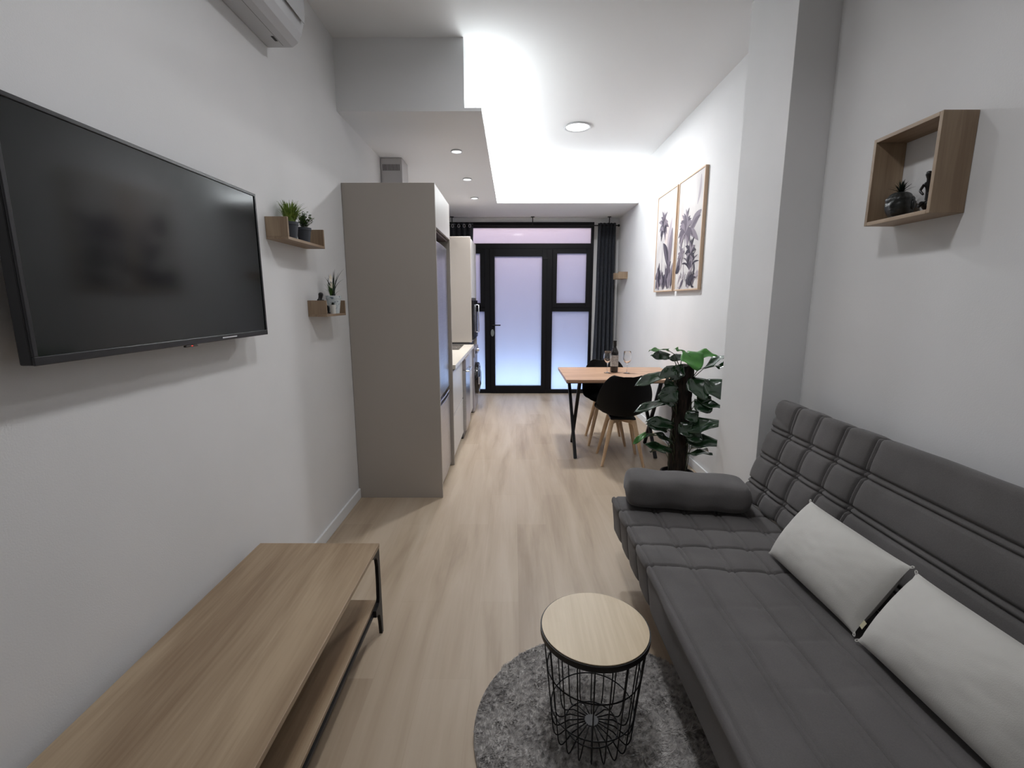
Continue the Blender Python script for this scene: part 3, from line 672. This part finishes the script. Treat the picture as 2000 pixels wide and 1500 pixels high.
def picture(label, ya, yb, seed, kind):
    za, zb = 1.540, 2.530; xf = XR2-.030
    t = thing('framed_print', label, 'picture', (XR2, (ya+yb)/2, za), 'pair of framed palm prints')
    f = MB(); w = .012
    f.box(xf, XR2-.001, ya, ya+w, za, zb).box(xf, XR2-.001, yb-w, yb, za, zb).box(xf, XR2-.001, ya+w, yb-w, za, za+w).box(xf, XR2-.001, ya+w, yb-w, zb-w, zb)
    f.build('frame', M['frame_wood'], t, bevel=.001)
    P = (ya+w, yb-w, za+w, zb-w); X0 = xf+.006
    m = MB().box(X0, X0+.004, P[0], P[1], P[2], P[3]); rnd = random.Random(seed)
    lay = [X0]
    def lf(mi, u0, v0, u1, v1, ww, bend=0):
        lay[0] -= .00004; leaf2d(m, mi, lay[0], P, u0, v0, u1, v1, ww, bend=bend)
    def crown(cu, cv, r, mi, n=13):
        for i in range(n):
            a = R_(-55)+i*R_(290)/(n-1)+rnd.uniform(-.1,.1); rr = r*rnd.uniform(.75, 1.1)
            if math.sin(a) < -.3: rr *= .8
            lf(mi if i % 3 else 4, cu, cv, cu+rr*math.cos(a)*.8, cv+rr*math.sin(a), r*.115, r*.14*(1 if math.cos(a) > 0 else -1))
    if kind == 0:
        lf(5, .30,.45, .50,.95, .10); lf(3, .40,.30, .47,.70, .045, .03); lf(3, .44,.25, .46,.62, .03)
        lf(4, .22,.05, .205,.62, .006); crown(.205, .64, .20, 1)
        lf(2, .42,.24, .23,.48, .055, -.02); lf(1, .40,.26, .25,.46, .02)
        for i in range(22):
            u = rnd.uniform(.02,.56); v = rnd.uniform(0,.14); a = rnd.uniform(.5, 2.6); L = rnd.uniform(.08,.2)
            lf(rnd.choice([1,2,2,4,3]), u, v, u+L*math.cos(a), v+L*math.sin(a), rnd.uniform(.012,.035), rnd.uniform(-.02,.02))
        lf(2, .30,.02, .50,.28, .05, .02); lf(1, .55,.05, .40,.30, .035)
        lf(2, .05,.02, .12,.22, .035)
        for i in range(16):
            u = rnd.uniform(.02,.56); v = rnd.uniform(0,.08); a = rnd.uniform(.9, 2.3); L = rnd.uniform(.10,.24)
            lf(rnd.choice([1,2,2,4]), u, v, u+L*math.cos(a), v+L*math.sin(a), rnd.uniform(.018,.04), rnd.uniform(-.02,.02))
        lf(4, .46,.25, .50,.60, .05, .02); crown(.215, .60, .15, 2, 9)
    else:
        lf(3, .50,.93, .45,.70, .025, .02); lf(5, .05,.9, .12,.5, .04)
        lf(4, .20,.0, .205,.50, .007); crown(.20, .52, .19, 1, 15); crown(.16, .49, .14, 2, 9)
        lf(4, .30,.48, .55,.64, .05, .02); lf(1, .33,.50, .54,.60, .022, .02); lf(4, .24,.50, .52,.40, .035, .03)
        for i in range(9):
            a = R_(20)+i*R_(140)/8; lf(1 if i % 2 else 2, .36,.16, .36+.22*math.cos(a), .16+.20*math.sin(a), .010, .03*(1 if i < 5 else -1))
        lf(1, .02,.18, .16,.30, .05); lf(2, .0,.16, .13,.21, .035); lf(3, .12,.18, .18,.38, .03)
        for i in range(20):
            u = rnd.uniform(.02,.56); v = rnd.uniform(0,.12); a = rnd.uniform(.5, 2.6); L = rnd.uniform(.06,.17)
            lf(rnd.choice([1,2,4,3,3]), u, v, u+L*math.cos(a), v+L*math.sin(a), rnd.uniform(.008,.022), rnd.uniform(-.03,.03))
        crown(.20, .50, .23, 1, 13); crown(.36,.30,.16,2,11); crown(.12,.30,.12,4,9)
        for i in range(6):
            a = R_(30)+i*R_(20); lf(2, .40,.03, .40+.15*math.cos(a), .03+.13*math.sin(a), .012, .03)
    m.build('print', PM, t)
picture('tall palm print in a thin pine frame, the farther one on the right wall', 4.695, 5.300, 5, 0)
picture('tall palm print in a thin pine frame, the nearer one on the right wall', 4.037, 4.642, 9, 1)

# ================================================================== dining table
t = thing('dining_table', 'rectangular wooden dining table with crossed black metal legs, against the right wall', 'table', (1.01, 4.55, 0))
bx(.474, 1.555, 4.14, 4.955, .722, .75).build('tabletop', M['table_top'], t, bevel=.002)
bx(.478, 1.551, 4.144, 4.951, .7165, .7215).build('edge_band', M['black_metal'], t)
def barYZ(x, ya, za, yb, zb, w=.034, tx=.03):
    d = Vector((0, yb-ya, zb-za)).normalized(); nrm = Vector((0, -d.z, d.y))*w/2
    p = [(ya-nrm.y*1, za-nrm.z), (ya+nrm.y, za+nrm.z), (yb+nrm.y, zb+nrm.z), (yb-nrm.y, zb-nrm.z)]
    return MB().prism([(a, max(0, min(b, .7155))) for a, b in p], 'X', x-tx/2, x+tx/2)
for x, dx in ((.59, 0), (1.335, 0)):
    barYZ(x-.0155, 4.175, .0, 4.86, .716).build('leg', M['black_metal'], t, bevel=.003)
    barYZ(x+.0155, 4.70 if x < 1 else 4.66, .0, 4.23, .716).build('leg', M['black_metal'], t, bevel=.003)
    bx(x-.04, x+.04, 4.20, 4.90, .7085, .7162).build('mounting_plate', M['black_metal'], t)

# ================================================================== chairs
def make_chair(label):
    t = thing('dining_chair', label, 'chair', (0,0,0), 'black shell chairs at the dining table')
    prof = [(.225,.452,.155),(.20,.462,.205),(.12,.450,.232),(.0,.436,.245),(-.10,.438,.25),(-.17,.468,.252),(-.215,.53,.252),(-.24,.61,.244),(-.258,.69,.222),(-.27,.76,.190),(-.277,.808,.150),(-.279,.828,.115)]
    nu, nv = 16, 44
    def samp(v):
        f_ = v*(len(prof)-1); i = min(int(f_), len(prof)-2); a = f_-i
        p0 = prof[max(i-1,0)]; p1 = prof[i]; p2 = prof[i+1]; p3 = prof[min(i+2, len(prof)-1)]
        return [.5*((2*p1[k])+(-p0[k]+p2[k])*a+(2*p0[k]-5*p1[k]+4*p2[k]-p3[k])*a*a+(-p0[k]+3*p1[k]-3*p2[k]+p3[k])*a**3) for k in range(3)]
    def fn(u, v):
        y, z, hw = samp(v); y2, z2, _ = samp(min(1, v+.02)); y1_, z1_, _ = samp(max(0, v-.02))
        ty, tz = y2-y1_, z2-z1_; l = math.hypot(ty, tz) or 1; ny, nz = tz/l, -ty/l      # normal to the inside (up / forward)
        s = 2*u-1
        mid = math.exp(-((v-.50)/.24)**2)
        c = (.035+.085*mid)*abs(s)**2.4
        dip = -.012*(1-s*s) if v > .93 else 0
        x = s*hw*(1-.05*mid*abs(s)**3)
        return (x, y+ny*c, z+nz*c+dip*((v-.93)/.07 if v > .93 else 0))
    MB().grid(fn, nu, nv).build('shell', M['shell'], t, smooth=True, solid=.007, sub=1, local=True)
    def pad(u, v):
        a = 2*math.pi*u; r = v; k = .185*r
        x = k*math.copysign(abs(math.cos(a))**.8, math.cos(a)); y = .03+.95*k*math.copysign(abs(math.sin(a))**.8, math.sin(a))
        return (x, y, .447+.55*x*x+.35*max(0, y-.03)**2*0+.026*math.sqrt(max(0, 1-r**4))+.20*max(0, -y-.05)**1.3)
    MB().grid(pad, 32, 8).build('seat_cushion', M['chair_pad'], t, smooth=True, local=True)
    for sx in (-1, 1):
        for sy in (-1, 1):
            a = Vector((sx*.095, sy*.10, .405)); b = Vector((sx*.182, sy*.182, 0))
            MB().tube([a, a.lerp(b, .3), a.lerp(b, .96), b], [.021, .0195, .0125, .012], 12).build('leg', M['beech'], t, smooth='auto', local=True)
    for sx, sy in ((1, 1), (1, -1)):
        br = MB(); d = Vector((sx, sy, 0)).normalized(); n = Vector((-d.y, d.x, 0))*.011
        vs = []
        for s, zb in ((-1, .345), (-.75, .372), (.75, .372), (1, .345)):
            p = d*s*.150; vs += [(p+n)+Vector((0,0,zb)), (p-n)+Vector((0,0,zb)), (p-n)+Vector((0,0,.412)), (p+n)+Vector((0,0,.412))]
        fs = [(0,1,2,3), (12,15,14,13)]
        for i in range(3):
            for j in range(4): fs.append((i*4+j, (i+1)*4+j, (i+1)*4+(j+1) % 4, i*4+(j+1) % 4))
        br.add(vs, fs).build('cross_brace', M['beech'], t, local=True, bevel=.002)
    MB().box(-.11, .11, -.12, .12, .4125, .427).build('mounting_plate', M['black_metal'], t, local=True, bevel=.002)
    return t
ch = make_chair('nearer black shell dining chair with beech legs, its back turned to the sofa')
ch.location = (.975, 4.142, 0); ch.rotation_euler = (0,0,R_(-3))
def copy_tree(o, parent=None):
    c = o.copy(); COL.objects.link(c); c.parent = parent
    for k in list(o.children): copy_tree(k, c)
    return c
ch2 = copy_tree(ch); ch2.location = (.955, 4.74, 0); ch2.rotation_euler = (0,0,R_(176))
ch2['label'] = 'black shell dining chair on the far side of the table, facing the sofa'

# ================================================================== bottle and glasses
c = (.995, 4.60, .7501)
t = thing('wine_bottle', 'dark red wine bottle with a pale label, standing between the two glasses', 'bottle', c)
MB().lathe([(.002,.006),(.03,.0),(.0375,.004),(.0382,.02),(.0382,.190),(.036,.205),(.024,.228),(.0165,.245),(.0145,.262),(.0140,.300),(.0152,.302),(.0152,.312),(.012,.314),(.001,.314)], c, 32, True, False).build('glass_body', M['bottle'], t, smooth='auto')
MB().lathe([(.0386,.062),(.0386,.172)], c, 32, False, False).build('label', M['label'], t, smooth=True)
MB().lathe([(.0152,.262),(.0150,.298),(.0160,.3005),(.0160,.3135),(.012,.3155),(.001,.3155)], c, 24, False, False).build('capsule', M['black_matt'], t, smooth='auto')
def wineglass(label, c):
    t = thing('wine_glass', label, 'wine glass', c, 'wine glasses by the bottle')
    MB().lathe([(.001,.0015),(.034,.0005),(.0345,.0018),(.010,.006),(.0045,.012),(.0038,.05),(.0038,.085),(.006,.094),(.022,.106),(.036,.128),(.0405,.152),(.0385,.18),(.033,.214),(.0322,.2155),(.0315,.214),(.037,.18),(.039,.152),(.0345,.130),(.020,.109),(.001,.099)], c, 40, False, False).build('bowl_and_stem', M['glass'], t, smooth=True)
wineglass('empty clear wine glass to the left of the wine bottle', (.920, 4.555, .7503))
wineglass('empty clear wine glass to the right of the wine bottle', (1.105, 4.535, .7503))

# ================================================================== monstera on a moss pole
PX, PY = 1.232, 3.37
t = thing('potted_monstera', 'tall artificial monstera climbing a dark coir pole, beside the pilaster behind the sofa', 'potted plant', (PX, PY, 0))
MB().lathe([(.085,0),(.10,.005),(.118,.16),(.122,.163),(.122,.18),(.112,.18),(.110,.155),(.001,.155)], (PX, PY, 0), 36, True, False).build('pot', M['black_matt'], t, smooth='auto')
rnd = random.Random(11)
def polefn(u, v):
    a = 2*math.pi*u; r = .062+.006*math.sin(7*a+9*v)+.004*math.sin(13*a-17*v)+.002*math.sin(31*a+60*v)
    return (PX+.006*v+r*math.cos(a), PY+r*math.sin(a), .15+.835*v)
MB().grid(polefn, 72, 60).lathe([(.056, .985), (.03, .995), (.001, .99)], (PX+.006, PY, 0), 24, False, False).build('coir_pole', M['coir'], t, smooth=True)
def leaf(base, tip, w, mt, up=Vector((0,-.5,1)), fold=.25, droop=.12):
    base = Vector(base); tip = Vector(tip); d = tip-base; L = d.length; d.normalize(); s = d.cross(up).normalized(); n = s.cross(d).normalized()
    m = MB(); nu, nv = 6, 12
    def fn(u, v):
        q = 2*u-1
        prof_ = (math.sin(math.pi*min(1, v*.96+.03))**.62)*(1-.25*v)*(1.12 if v < .5 else 1.0)
        if v < .12: prof_ = prof_*.75+.35*v/.12*.3
        back = -.10*L*abs(q)*math.exp(-(v/.12)**2)
        ww = w*prof_
        return base+d*(L*v+back)+s*(q*ww)+n*(fold*abs(q)*ww-droop*L*(v-.35)**2+.010*math.sin(9*v+2*q)*abs(q))
    m.grid(fn, nu, nv)
    m.build('leaf', mt, t, smooth=True, solid=.0008)
LV = [ # base, tip (metres), half width, material, up
 ((1.097, 3.33, 1.104), (0.934, 3.22, 1.117), 0.022, 'leaf_bright', (0, -0.3, 1)),
 ((1.115, 3.36, 1.056), (0.975, 3.3, 1.067), 0.04, 'leaf', (0, -0.9, 0.5)),
 ((1.256, 3.44, 1.043), (1.118, 3.36, 1.035), 0.032, 'leaf', (0, -0.9, 0.5)),
 ((1.229, 3.4, 1.086), (1.158, 3.36, 1.11), 0.02, 'leaf_bright', (0, -0.6, 0.8)),
 ((1.234, 3.33, 1.087), (1.279, 3.2, 0.982), 0.085, 'leaf_bright', (0, -0.8, 0.55)),
 ((1.311, 3.36, 1.077), (1.441, 3.3, 1.063), 0.045, 'leaf_bright', (0, -0.6, 0.8)),
 ((1.35, 3.28, 0.988), (1.461, 3.17, 1.092), 0.04, 'leaf', (-0.2, -0.5, 0.8)),
 ((1.416, 3.24, 1.003), (1.463, 3.16, 1.008), 0.03, 'leaf', (0, -0.8, 0.5)),
 ((1.071, 3.26, 0.943), (0.817, 3.1, 0.893), 0.052, 'leaf', (0, -0.5, 0.8)),
 ((1.163, 3.3, 0.975), (1.006, 3.2, 0.932), 0.048, 'leaf', (0, -0.8, 0.5)),
 ((1.273, 3.3, 0.899), (1.332, 3.18, 0.778), 0.085, 'leaf', (0, -0.9, 0.4)),
 ((1.366, 3.26, 0.889), (1.46, 3.15, 0.785), 0.08, 'leaf', (0, -0.9, 0.4)),
 ((1.301, 3.26, 0.761), (1.384, 3.2, 0.682), 0.075, 'leaf', (0, -0.9, 0.4)),
 ((1.079, 3.26, 0.744), (0.825, 3.12, 0.707), 0.045, 'leaf', (0, -0.4, 0.9)),
 ((1.162, 3.28, 0.823), (1.011, 3.2, 0.774), 0.07, 'leaf', (0, -0.9, 0.4)),
 ((1.148, 3.26, 0.727), (1.01, 3.2, 0.801), 0.05, 'leaf', (0, -0.9, 0.5)),
 ((1.246, 3.26, 0.671), (1.29, 3.22, 0.597), 0.055, 'leaf', (0, -0.9, 0.3)),
 ((1.147, 3.28, 0.567), (0.928, 3.16, 0.627), 0.055, 'leaf', (0, -0.7, 0.7)),
 ((1.091, 3.24, 0.543), (0.923, 3.14, 0.611), 0.045, 'leaf', (0, -0.7, 0.7)),
 ((1.144, 3.26, 0.441), (0.989, 3.16, 0.544), 0.035, 'leaf', (0, -0.6, 0.7)),
 ((0.913, 3.14, 0.543), (0.82, 3.1, 0.48), 0.022, 'leaf_bright', (0, -0.6, 0.7)),
 ((1.235, 3.28, 0.539), (1.449, 3.14, 0.625), 0.062, 'leaf', (0, -0.7, 0.7)),
 ((1.268, 3.28, 0.446), (1.459, 3.15, 0.468), 0.058, 'leaf', (0, -0.7, 0.7)),
 ((1.145, 3.28, 0.373), (0.925, 3.18, 0.458), 0.042, 'leaf', (0, -0.6, 0.8)),
 ((1.281, 3.28, 0.355), (1.395, 3.16, 0.395), 0.034, 'leaf', (0, -0.5, 0.9)),
 ((1.256, 3.26, 0.523), (1.333, 3.2, 0.463), 0.06, 'leaf', (0, -0.9, 0.4)),
 ((1.201, 3.27, 0.577), (1.27, 3.22, 0.492), 0.06, 'leaf', (0, -0.9, 0.4)),
 ((1.329, 3.24, 0.738), (1.47, 3.16, 0.719), 0.03, 'leaf', (0, -0.7, 0.7)),
 ((1.199, 3.3, 0.988), (1.11, 3.26, 0.899), 0.05, 'leaf', (0, -0.9, 0.3)),
 ((1.136, 3.32, 0.805), (1.076, 3.26, 0.912), 0.04, 'leaf', (0, -0.9, 0.3)),
]
sm = MB(); k = 0
for b, e, w, mt, up in LV:
    B = Vector(b); T = Vector(e)
    leaf(B, T, w, M[mt], Vector(up), .22, .10)
    root = Vector((PX+.035*math.copysign(1, B.x-PX), PY-.03, max(.2, min(.97, B.z-.13)))); mid = (root+B)/2+Vector((0,0,.035))
    sm.tube([root, mid, B, B.lerp(T, .3)], [.0032,.0028,.0022,.0015], 6)
for (a, zz, L_) in ((40,.85,.17),(100,.70,.18),(150,.9,.16),(75,.5,.18),(20,.35,.16),(160,.45,.17),(120,.3,.16)):   # leaves on the side away from the sofa
    dv = Vector((math.cos(R_(a)), math.sin(R_(a)), 0)); B = Vector((PX, PY, zz))+dv*.12; 
    leaf(B, B+dv*L_+Vector((0,0,-.03)), .06, M['leaf'], Vector((0,.2,1)), .2, .2); sm.tube([Vector((PX, PY, zz-.1))+dv*.05, B], .0025, 6)
for a in (0, 50, 130, 200, 300):
    sm.tube([(PX+.07*math.cos(R_(a)), PY+.07*math.sin(R_(a)), .15), (PX+.085*math.cos(R_(a)), PY+.085*math.sin(R_(a)), .35), (PX+.06*math.cos(R_(a)), PY+.06*math.sin(R_(a)), .6)], .0028, 6)
sm.build('stems', M['stem'], t, smooth=True)

# ================================================================== sofa bed
t = thing('sofa_bed', 'charcoal quilted click-clack sofa bed along the right wall', 'sofa', (.95, 1.385, 0))
SY0, SY1 = .40, 2.372
from mathutils import noise as mn
def g(x, w): return math.exp(-(x/w)**2)
def dbl(x, gap=.011, w=.0035): return g(x-gap, w)+g(x+gap, w)
def slab(poly, fn, dens=.012, ny=190):
    """closed X-Z outline swept along Y; fn(x,z,y,s) gives displacement along the outward normal"""
    pts = []
    n = len(poly)
    for i in range(n):
        a = Vector(poly[i]); b = Vector(poly[(i+1) % n]); k = max(1, int((b-a).length/dens))
        for j in range(k): pts.append(a.lerp(b, j/k))
    N = len(pts)
    nr = []
    for i in range(N):
        d = pts[(i+1) % N]-pts[i-1]; nr.append(Vector((d.y, -d.x)).normalized())
    m = MB(); vs = []; rr = .03
    for j in range(ny+1):
        y = SY0+(SY1-SY0)*j/ny
        e = min(y-SY0, SY1-y); inset = rr*(1-math.sqrt(max(0, 1-(1-min(1, e/rr))**2))) if e < rr else 0
        for i in range(N):
            x, z = pts[i]; dsp = fn(x, z, y, i)-inset
            vs.append((x+nr[i].x*dsp, y, z+nr[i].y*dsp))
    fs = [(j*N+i, j*N+(i+1) % N, (j+1)*N+(i+1) % N, (j+1)*N+i) for j in range(ny) for i in range(N)]
    fs.append(tuple(range(N))[::-1]); fs.append(tuple(ny*N+i for i in range(N)))
    m.add(vs, fs); return m
def rounded(poly, r, n=5):
    out = []; k = len(poly)
    for i in range(k):
        p = Vector(poly[i]); a = (Vector(poly[i-1])-p).normalized(); b = (Vector(poly[(i+1) % k])-p).normalized()
        s = p+a*r; e = p+b*r
        for j in range(n+1):
            u = j/n; out.append(tuple(s*(1-u)**2+p*2*u*(1-u)+e*u*u))
    return out
CR = [SY1-.172, SY1-.332, SY1-.500, SY1-.668, SY0+.172, SY0+.332]
LX = [.703, .846, .990, 1.135]
def seat_fn(x, z, y, i):
    top = z > .395 and x < 1.22; front = x < .60 and .2 < z <= .43
    d = 0
    if top:
        for lx in LX: d -= .0075*dbl(x-lx, .011, .0042)+.0045*g(x-lx, .03)
        d += .004
        d -= .009*g(x-.545, .006)
        d += .0045*mn.noise(Vector((x*5, y*5, 3)))+.0022*mn.noise(Vector((x*14, y*9, 7)))
        for wy in (1.44, 1.28, 1.10): 
            d -= .0022*g(y-wy-.10*(x-.8)-.01*math.sin(12*x), .012)*g(x-.85, .20)
    if top or front:
        sk = .11*(x-.53)
        for cy in CR: d -= .0100*g(y-cy+sk+.0, .006)*(1 if y > 1.3 or y < .95 else 0)+.005*g(y-cy+sk, .03)
    if front: d -= .004*mn.noise(Vector((2, y*3, z*8)))
    return d
seat_poly = rounded([(.542,.225),(.522,.424),(1.232,.424),(1.245,.225)][::1], .022)
slab(seat_poly[::-1], seat_fn, .006, 380).build('seat_mattress', M['sofa'], t, smooth='auto', angle=60)
bP0 = Vector((1.205,.436)); bP1 = Vector((1.372,.948)); bd = (bP1-bP0).normalized(); bn = Vector((bd.y, -bd.x)); TH_ = .115
back_poly = [tuple(bP0-bd*.0), tuple(bP1), tuple(bP1+bn*TH_), tuple(bP0+bn*TH_)]
def back_fn(x, z, y, i):
    p = Vector((x, z))-bP0; s = p.dot(bd); q = p.dot(bn)
    d = 0
    if q < .07:
        fr_ = 1 if q < .045 else .5
        for ls in (.385, .240, .095): d -= .014*dbl(s-ls, .012, .0042)*fr_+.008*g(s-ls, .032)
        for cy in CR:
            if cy < .6*SY1 and cy > .95 : pass
            d -= (.014*dbl(y-cy, .011, .0042)+.009*g(y-cy, .032))*fr_
        d += .005*mn.noise(Vector((s*4, y*4, 9)))+.004
        # loose fold at the far top corner
        u = (SY1-y); d -= .012*g(s-(.455-.25*u), .010)*max(0, 1-u/.22)
        d += .010*g(s-.50, .035)*max(0, 1-u/.25)
    return d
slab(rounded(back_poly, .024)[::-1], back_fn, .006, 400).build('backrest', M['sofa'], t, smooth='auto', angle=60)
f = MB()
for y in (SY0+.12, 1.385, SY1-.12): f.tube([(.66, y, .19), (1.30, y, .19)], .014)
for x in (.66, 1.30): f.tube([(x, SY0+.06, .19), (x, SY1-.06, .19)], .014)
f.tube([(.66, SY0+.12, .204), (.66, SY0+.12, .236)], .01)
f.build('metal_frame', M['black_metal'], t, smooth='auto')
for x in (.72, 1.28):
    for y in (SY0+.14, SY1-.14): MB().tube([(x, y, .0), (x, y, .18)], [.016, .022]).build('leg', M['black_metal'], t, smooth='auto')
f = MB()
for k_ in range(12):
    y = SY0+.12+k_*.157; f.box(.60, 1.22, y-.03, y+.03, .207, .222)
f.build('slats', M['beech'], t)

# bolster
def cushion(name, label, cat, C, ax, ay, a, b, T, m, seed, px=3.2, pinch=.04, group=None, res=44, wr=.004, ear=.02, sag=0):
    """C centre, ax long axis, ay short axis (unit vectors), a,b half sizes, T half thickness"""
    ax = Vector(ax).normalized(); ay = Vector(ay); ay = (ay-ax*ay.dot(ax)).normalized(); az = ax.cross(ay).normalized()
    C = Vector(C)
    t = thing(name, label, cat, C-Vector((0,0,b*abs(ay.z))), group)
    def side(s):
        def fn(u, v):
            p = 2*u-1; q = 2*v-1
            e = (1-abs(p)**px)*(1-abs(q)**px)
            th = T*max(0, e)**.5*(1-.10*(p*p+q*q)*.5)
            X = a*p*(1-pinch*(1-q*q))+ear*p*abs(p*q)**6; Y = b*q*(1-pinch*1.6*(1-p*p))+ear*q*abs(p*q)**6
            w = wr*mn.noise(Vector((p*2.5+seed, q*2.5, s)))+wr*.6*mn.noise(Vector((p*6, q*6+seed, s*2)))
            w += wr*1.6*abs(p*q)**1.5*math.sin(14*math.atan2(q, p)+seed)
            return C+ax*X+ay*(Y-sag*(1-q)*.5*0)+az*(s*(th+w*min(1, e*3)))
        return fn
    mb = MB().grid(side(1), res, res); n0 = len(mb.f); mb.grid(side(-1), res, res)
    mb.f[n0:] = [f_[::-1] for f_ in mb.f[n0:]]
    mb.build('cover', m, t, smooth=True)
    return t, C, ax, ay, az
# bolster built as a soft rounded block lying across the far end of the seat
bc = Vector((.862, 2.238, .431)); ang = R_(-7.5)
t = thing('bolster_cushion', 'charcoal bolster cushion lying across the far end of the sofa seat', 'cushion', bc)
def bol(u, v):
    s = 2*u-1; a = 2*math.pi*v
    k = (max(0, 1-abs(s)**16))**.26
    hy, hz = .118, .078
    cy = math.copysign(abs(math.cos(a))**.62, math.cos(a)); cz = math.copysign(abs(math.sin(a))**.66, math.sin(a))
    wv = 1+.05*mn.noise(Vector((s*3, math.cos(a)*1.3, math.sin(a)*1.3)))+.03*math.sin(9*s+2*a)*.5
    L_ = .30
    y = hy*cy*k*wv*(1+.06*s); z = hz*cz*k*wv*(1-.10*s if cz > 0 else 1)
    if s < -.6: z *= 1; y *= 1
    x = L_*s*(1-.03*abs(cz))
    p = Vector((x, y, z+hz)); p.z = max(p.z, -.001)
    p.rotate(Matrix.Rotation(ang, 3, 'Z')); return bc+p
MB().grid(bol, 70, 56).build('cover', M['sofa'], t, smooth=True)
sm_ = MB(); sm_.tube([bol(.5+.5*math.copysign(.93, s), .13) for s in (-1,)]+[bol(.035, .13+.0)]+[bol(.05+.9*i/20, .135) for i in range(21)], .0016, 6)
sm_.build('seam', M['sofa'], t, smooth=True)
# light cushions
def pillow(label, Cy, seed, topY=0):
    C = Vector((1.115, Cy, .552)); ax = Vector((.02, -1, .0)); ay = Vector((.155, 0, .235))
    t, C, ax, ay, az = cushion('throw_pillow', label, 'cushion', C, ax, ay, .232, .130, .078, M['white_fabric'], seed, 2.3, .0, wr=.0018, ear=.004, group= 'pale cushions on the sofa')
    return t, C, ax, ay, az
for lab, cy, sd in (('farther of two pale ecru cushions leaning on the sofa back, nearer the bolster', 1.525, 1.0), ('nearer of two pale ecru cushions on the sofa, partly cut off by the picture edge', 1.025, 5.0)):
    t, C, ax, ay, az = pillow(lab, cy, sd)
    e = C+ax*.231+ay*(-.08)
    m = MB(); m.add([e, e+ax*.014-ay*.003, e+ax*.014-ay*.026, e-ay*.022], [(0,1,2,3)]); m.build('care_tag', M['tag'], t, solid=.001)
    for sx, sy in ((-1, 1), (1, -1), (1, 1), (-1, -1)):
        if (sx, sy) == (-1, -1) and cy > 1.3: continue
        p = C+ax*(sx*.234)+ay*(sy*.133)
        m = MB(); m.tube([p-ay*sy*.006+(ax*sx*.0055+ay*sy*.011)*math.sin(math.pi*q/12)+(ax*sx*.004)*math.sin(2*math.pi*q/12)*1.0 for q in range(13)], .0016, 6); m.build('corner_loop', M['white_fabric'], t, smooth=True)

# ================================================================== rug
RX, RYc, RR = .300, 1.375, .435
rug = MB(); rnd = random.Random(5)
n = 96
for k_, (r, z) in enumerate([(RR-.004, .0005), (RR, .006), (RR-.003, .014), (RR-.02, .016)]): pass
rug.lathe([(RR-.004,.0006),(RR,.006),(RR-.004,.013),(RR-.02,.015),(.001,.015)], (RX, RYc, 0), n, True, False)
vs = []; fs = []
for i in range(62000):
    a = rnd.uniform(0, 6.2832); r = RR*math.sqrt(rnd.random())*.992
    x = RX+r*math.cos(a); y = RYc+r*math.sin(a)
    fl = mn.noise(Vector((x*16, y*16, 0)))*3.1+mn.noise(Vector((x*45, y*45, 4)))*2
    b = fl+rnd.uniform(-.9, .9); L_ = rnd.uniform(.006, .013); w = rnd.uniform(.0009, .0018)
    dx, dy = math.cos(b)*L_, math.sin(b)*L_; k = len(vs)
    vs += [(x-dy/L_*w, y+dx/L_*w, .0145), (x+dy/L_*w, y-dx/L_*w, .0145), (x+dx*.8, y+dy*.8, .0145+L_*rnd.uniform(.35,.9))]
    fs.append((k, k+1, k+2))
rug.add(vs, fs)
o = rug.build('round_rug', M['rug']); tag(o, 'round grey shaggy rug under the wire side table', 'rug')

# ================================================================== wire side table
TXc, TYc, TZ = .262, 1.352, .42
z00 = .0225
t = thing('side_table', 'round side table with a pale wood top and black wire basket base, on the rug', 'side table', (TXc, TYc, z00))
RT = .172
MB().lathe([(.001,.404),(RT-.006,.404),(RT-.002,.407),(RT-.002,.4205),(.001,.4205)], (TXc, TYc, 0), 72, False, False).build('tabletop', M['side_top'], t, smooth='auto')
MB().lathe([(.10,.396),(RT,.396),(RT+.0025,.399),(RT+.0025,.4175),(RT-.0012,.4175),(RT-.0012,.4035),(.10,.4035)], (TXc, TYc, 0), 72, False, False).build('metal_tray_rim', M['black_metal'], t, smooth='auto')
NW = 20; rb = .128
def rad(z): return rb+(RT-.006-rb)*(z-z00)/(.396-z00)
for i in range(NW):
    a = 2*math.pi*(i+.5)/NW; pts = []
    low = z00+.0025 if i % 2 == 0 else z00+.0025
    P_ = [(rad(.396), .398), (rad(.2), .20), (rad(.06), .055), (rb-.001, low+.012), (rb-.006, low+.003), (rb-.014, low), (rb-.024, low+.005), (.075, low+.028), (.022, low+.040)]
    pts = [(TXc+r*math.cos(a), TYc+r*math.sin(a), z) for r, z in P_]
    MB().tube(pts, .0021, 6).build('wire', M['black_metal'], t, smooth=True)
def hoop(r, z, rr=.0023):
    MB().tube([(TXc+r*math.cos(2*math.pi*j/60), TYc+r*math.sin(2*math.pi*j/60), z) for j in range(60)], rr, 6, True).build('hoop', M['black_metal'], t, smooth=True)
hoop(rad(.27)-.003, .27); hoop(rad(.125)-.003, .125); hoop(.088, .051)
MB().lathe([(.001,.0615),(.024,.0615),(.025,.063),(.024,.0655),(.001,.0655)], (TXc, TYc, 0), 28, False, False).build('centre_disc', M['disc_grey'], t, smooth='auto')
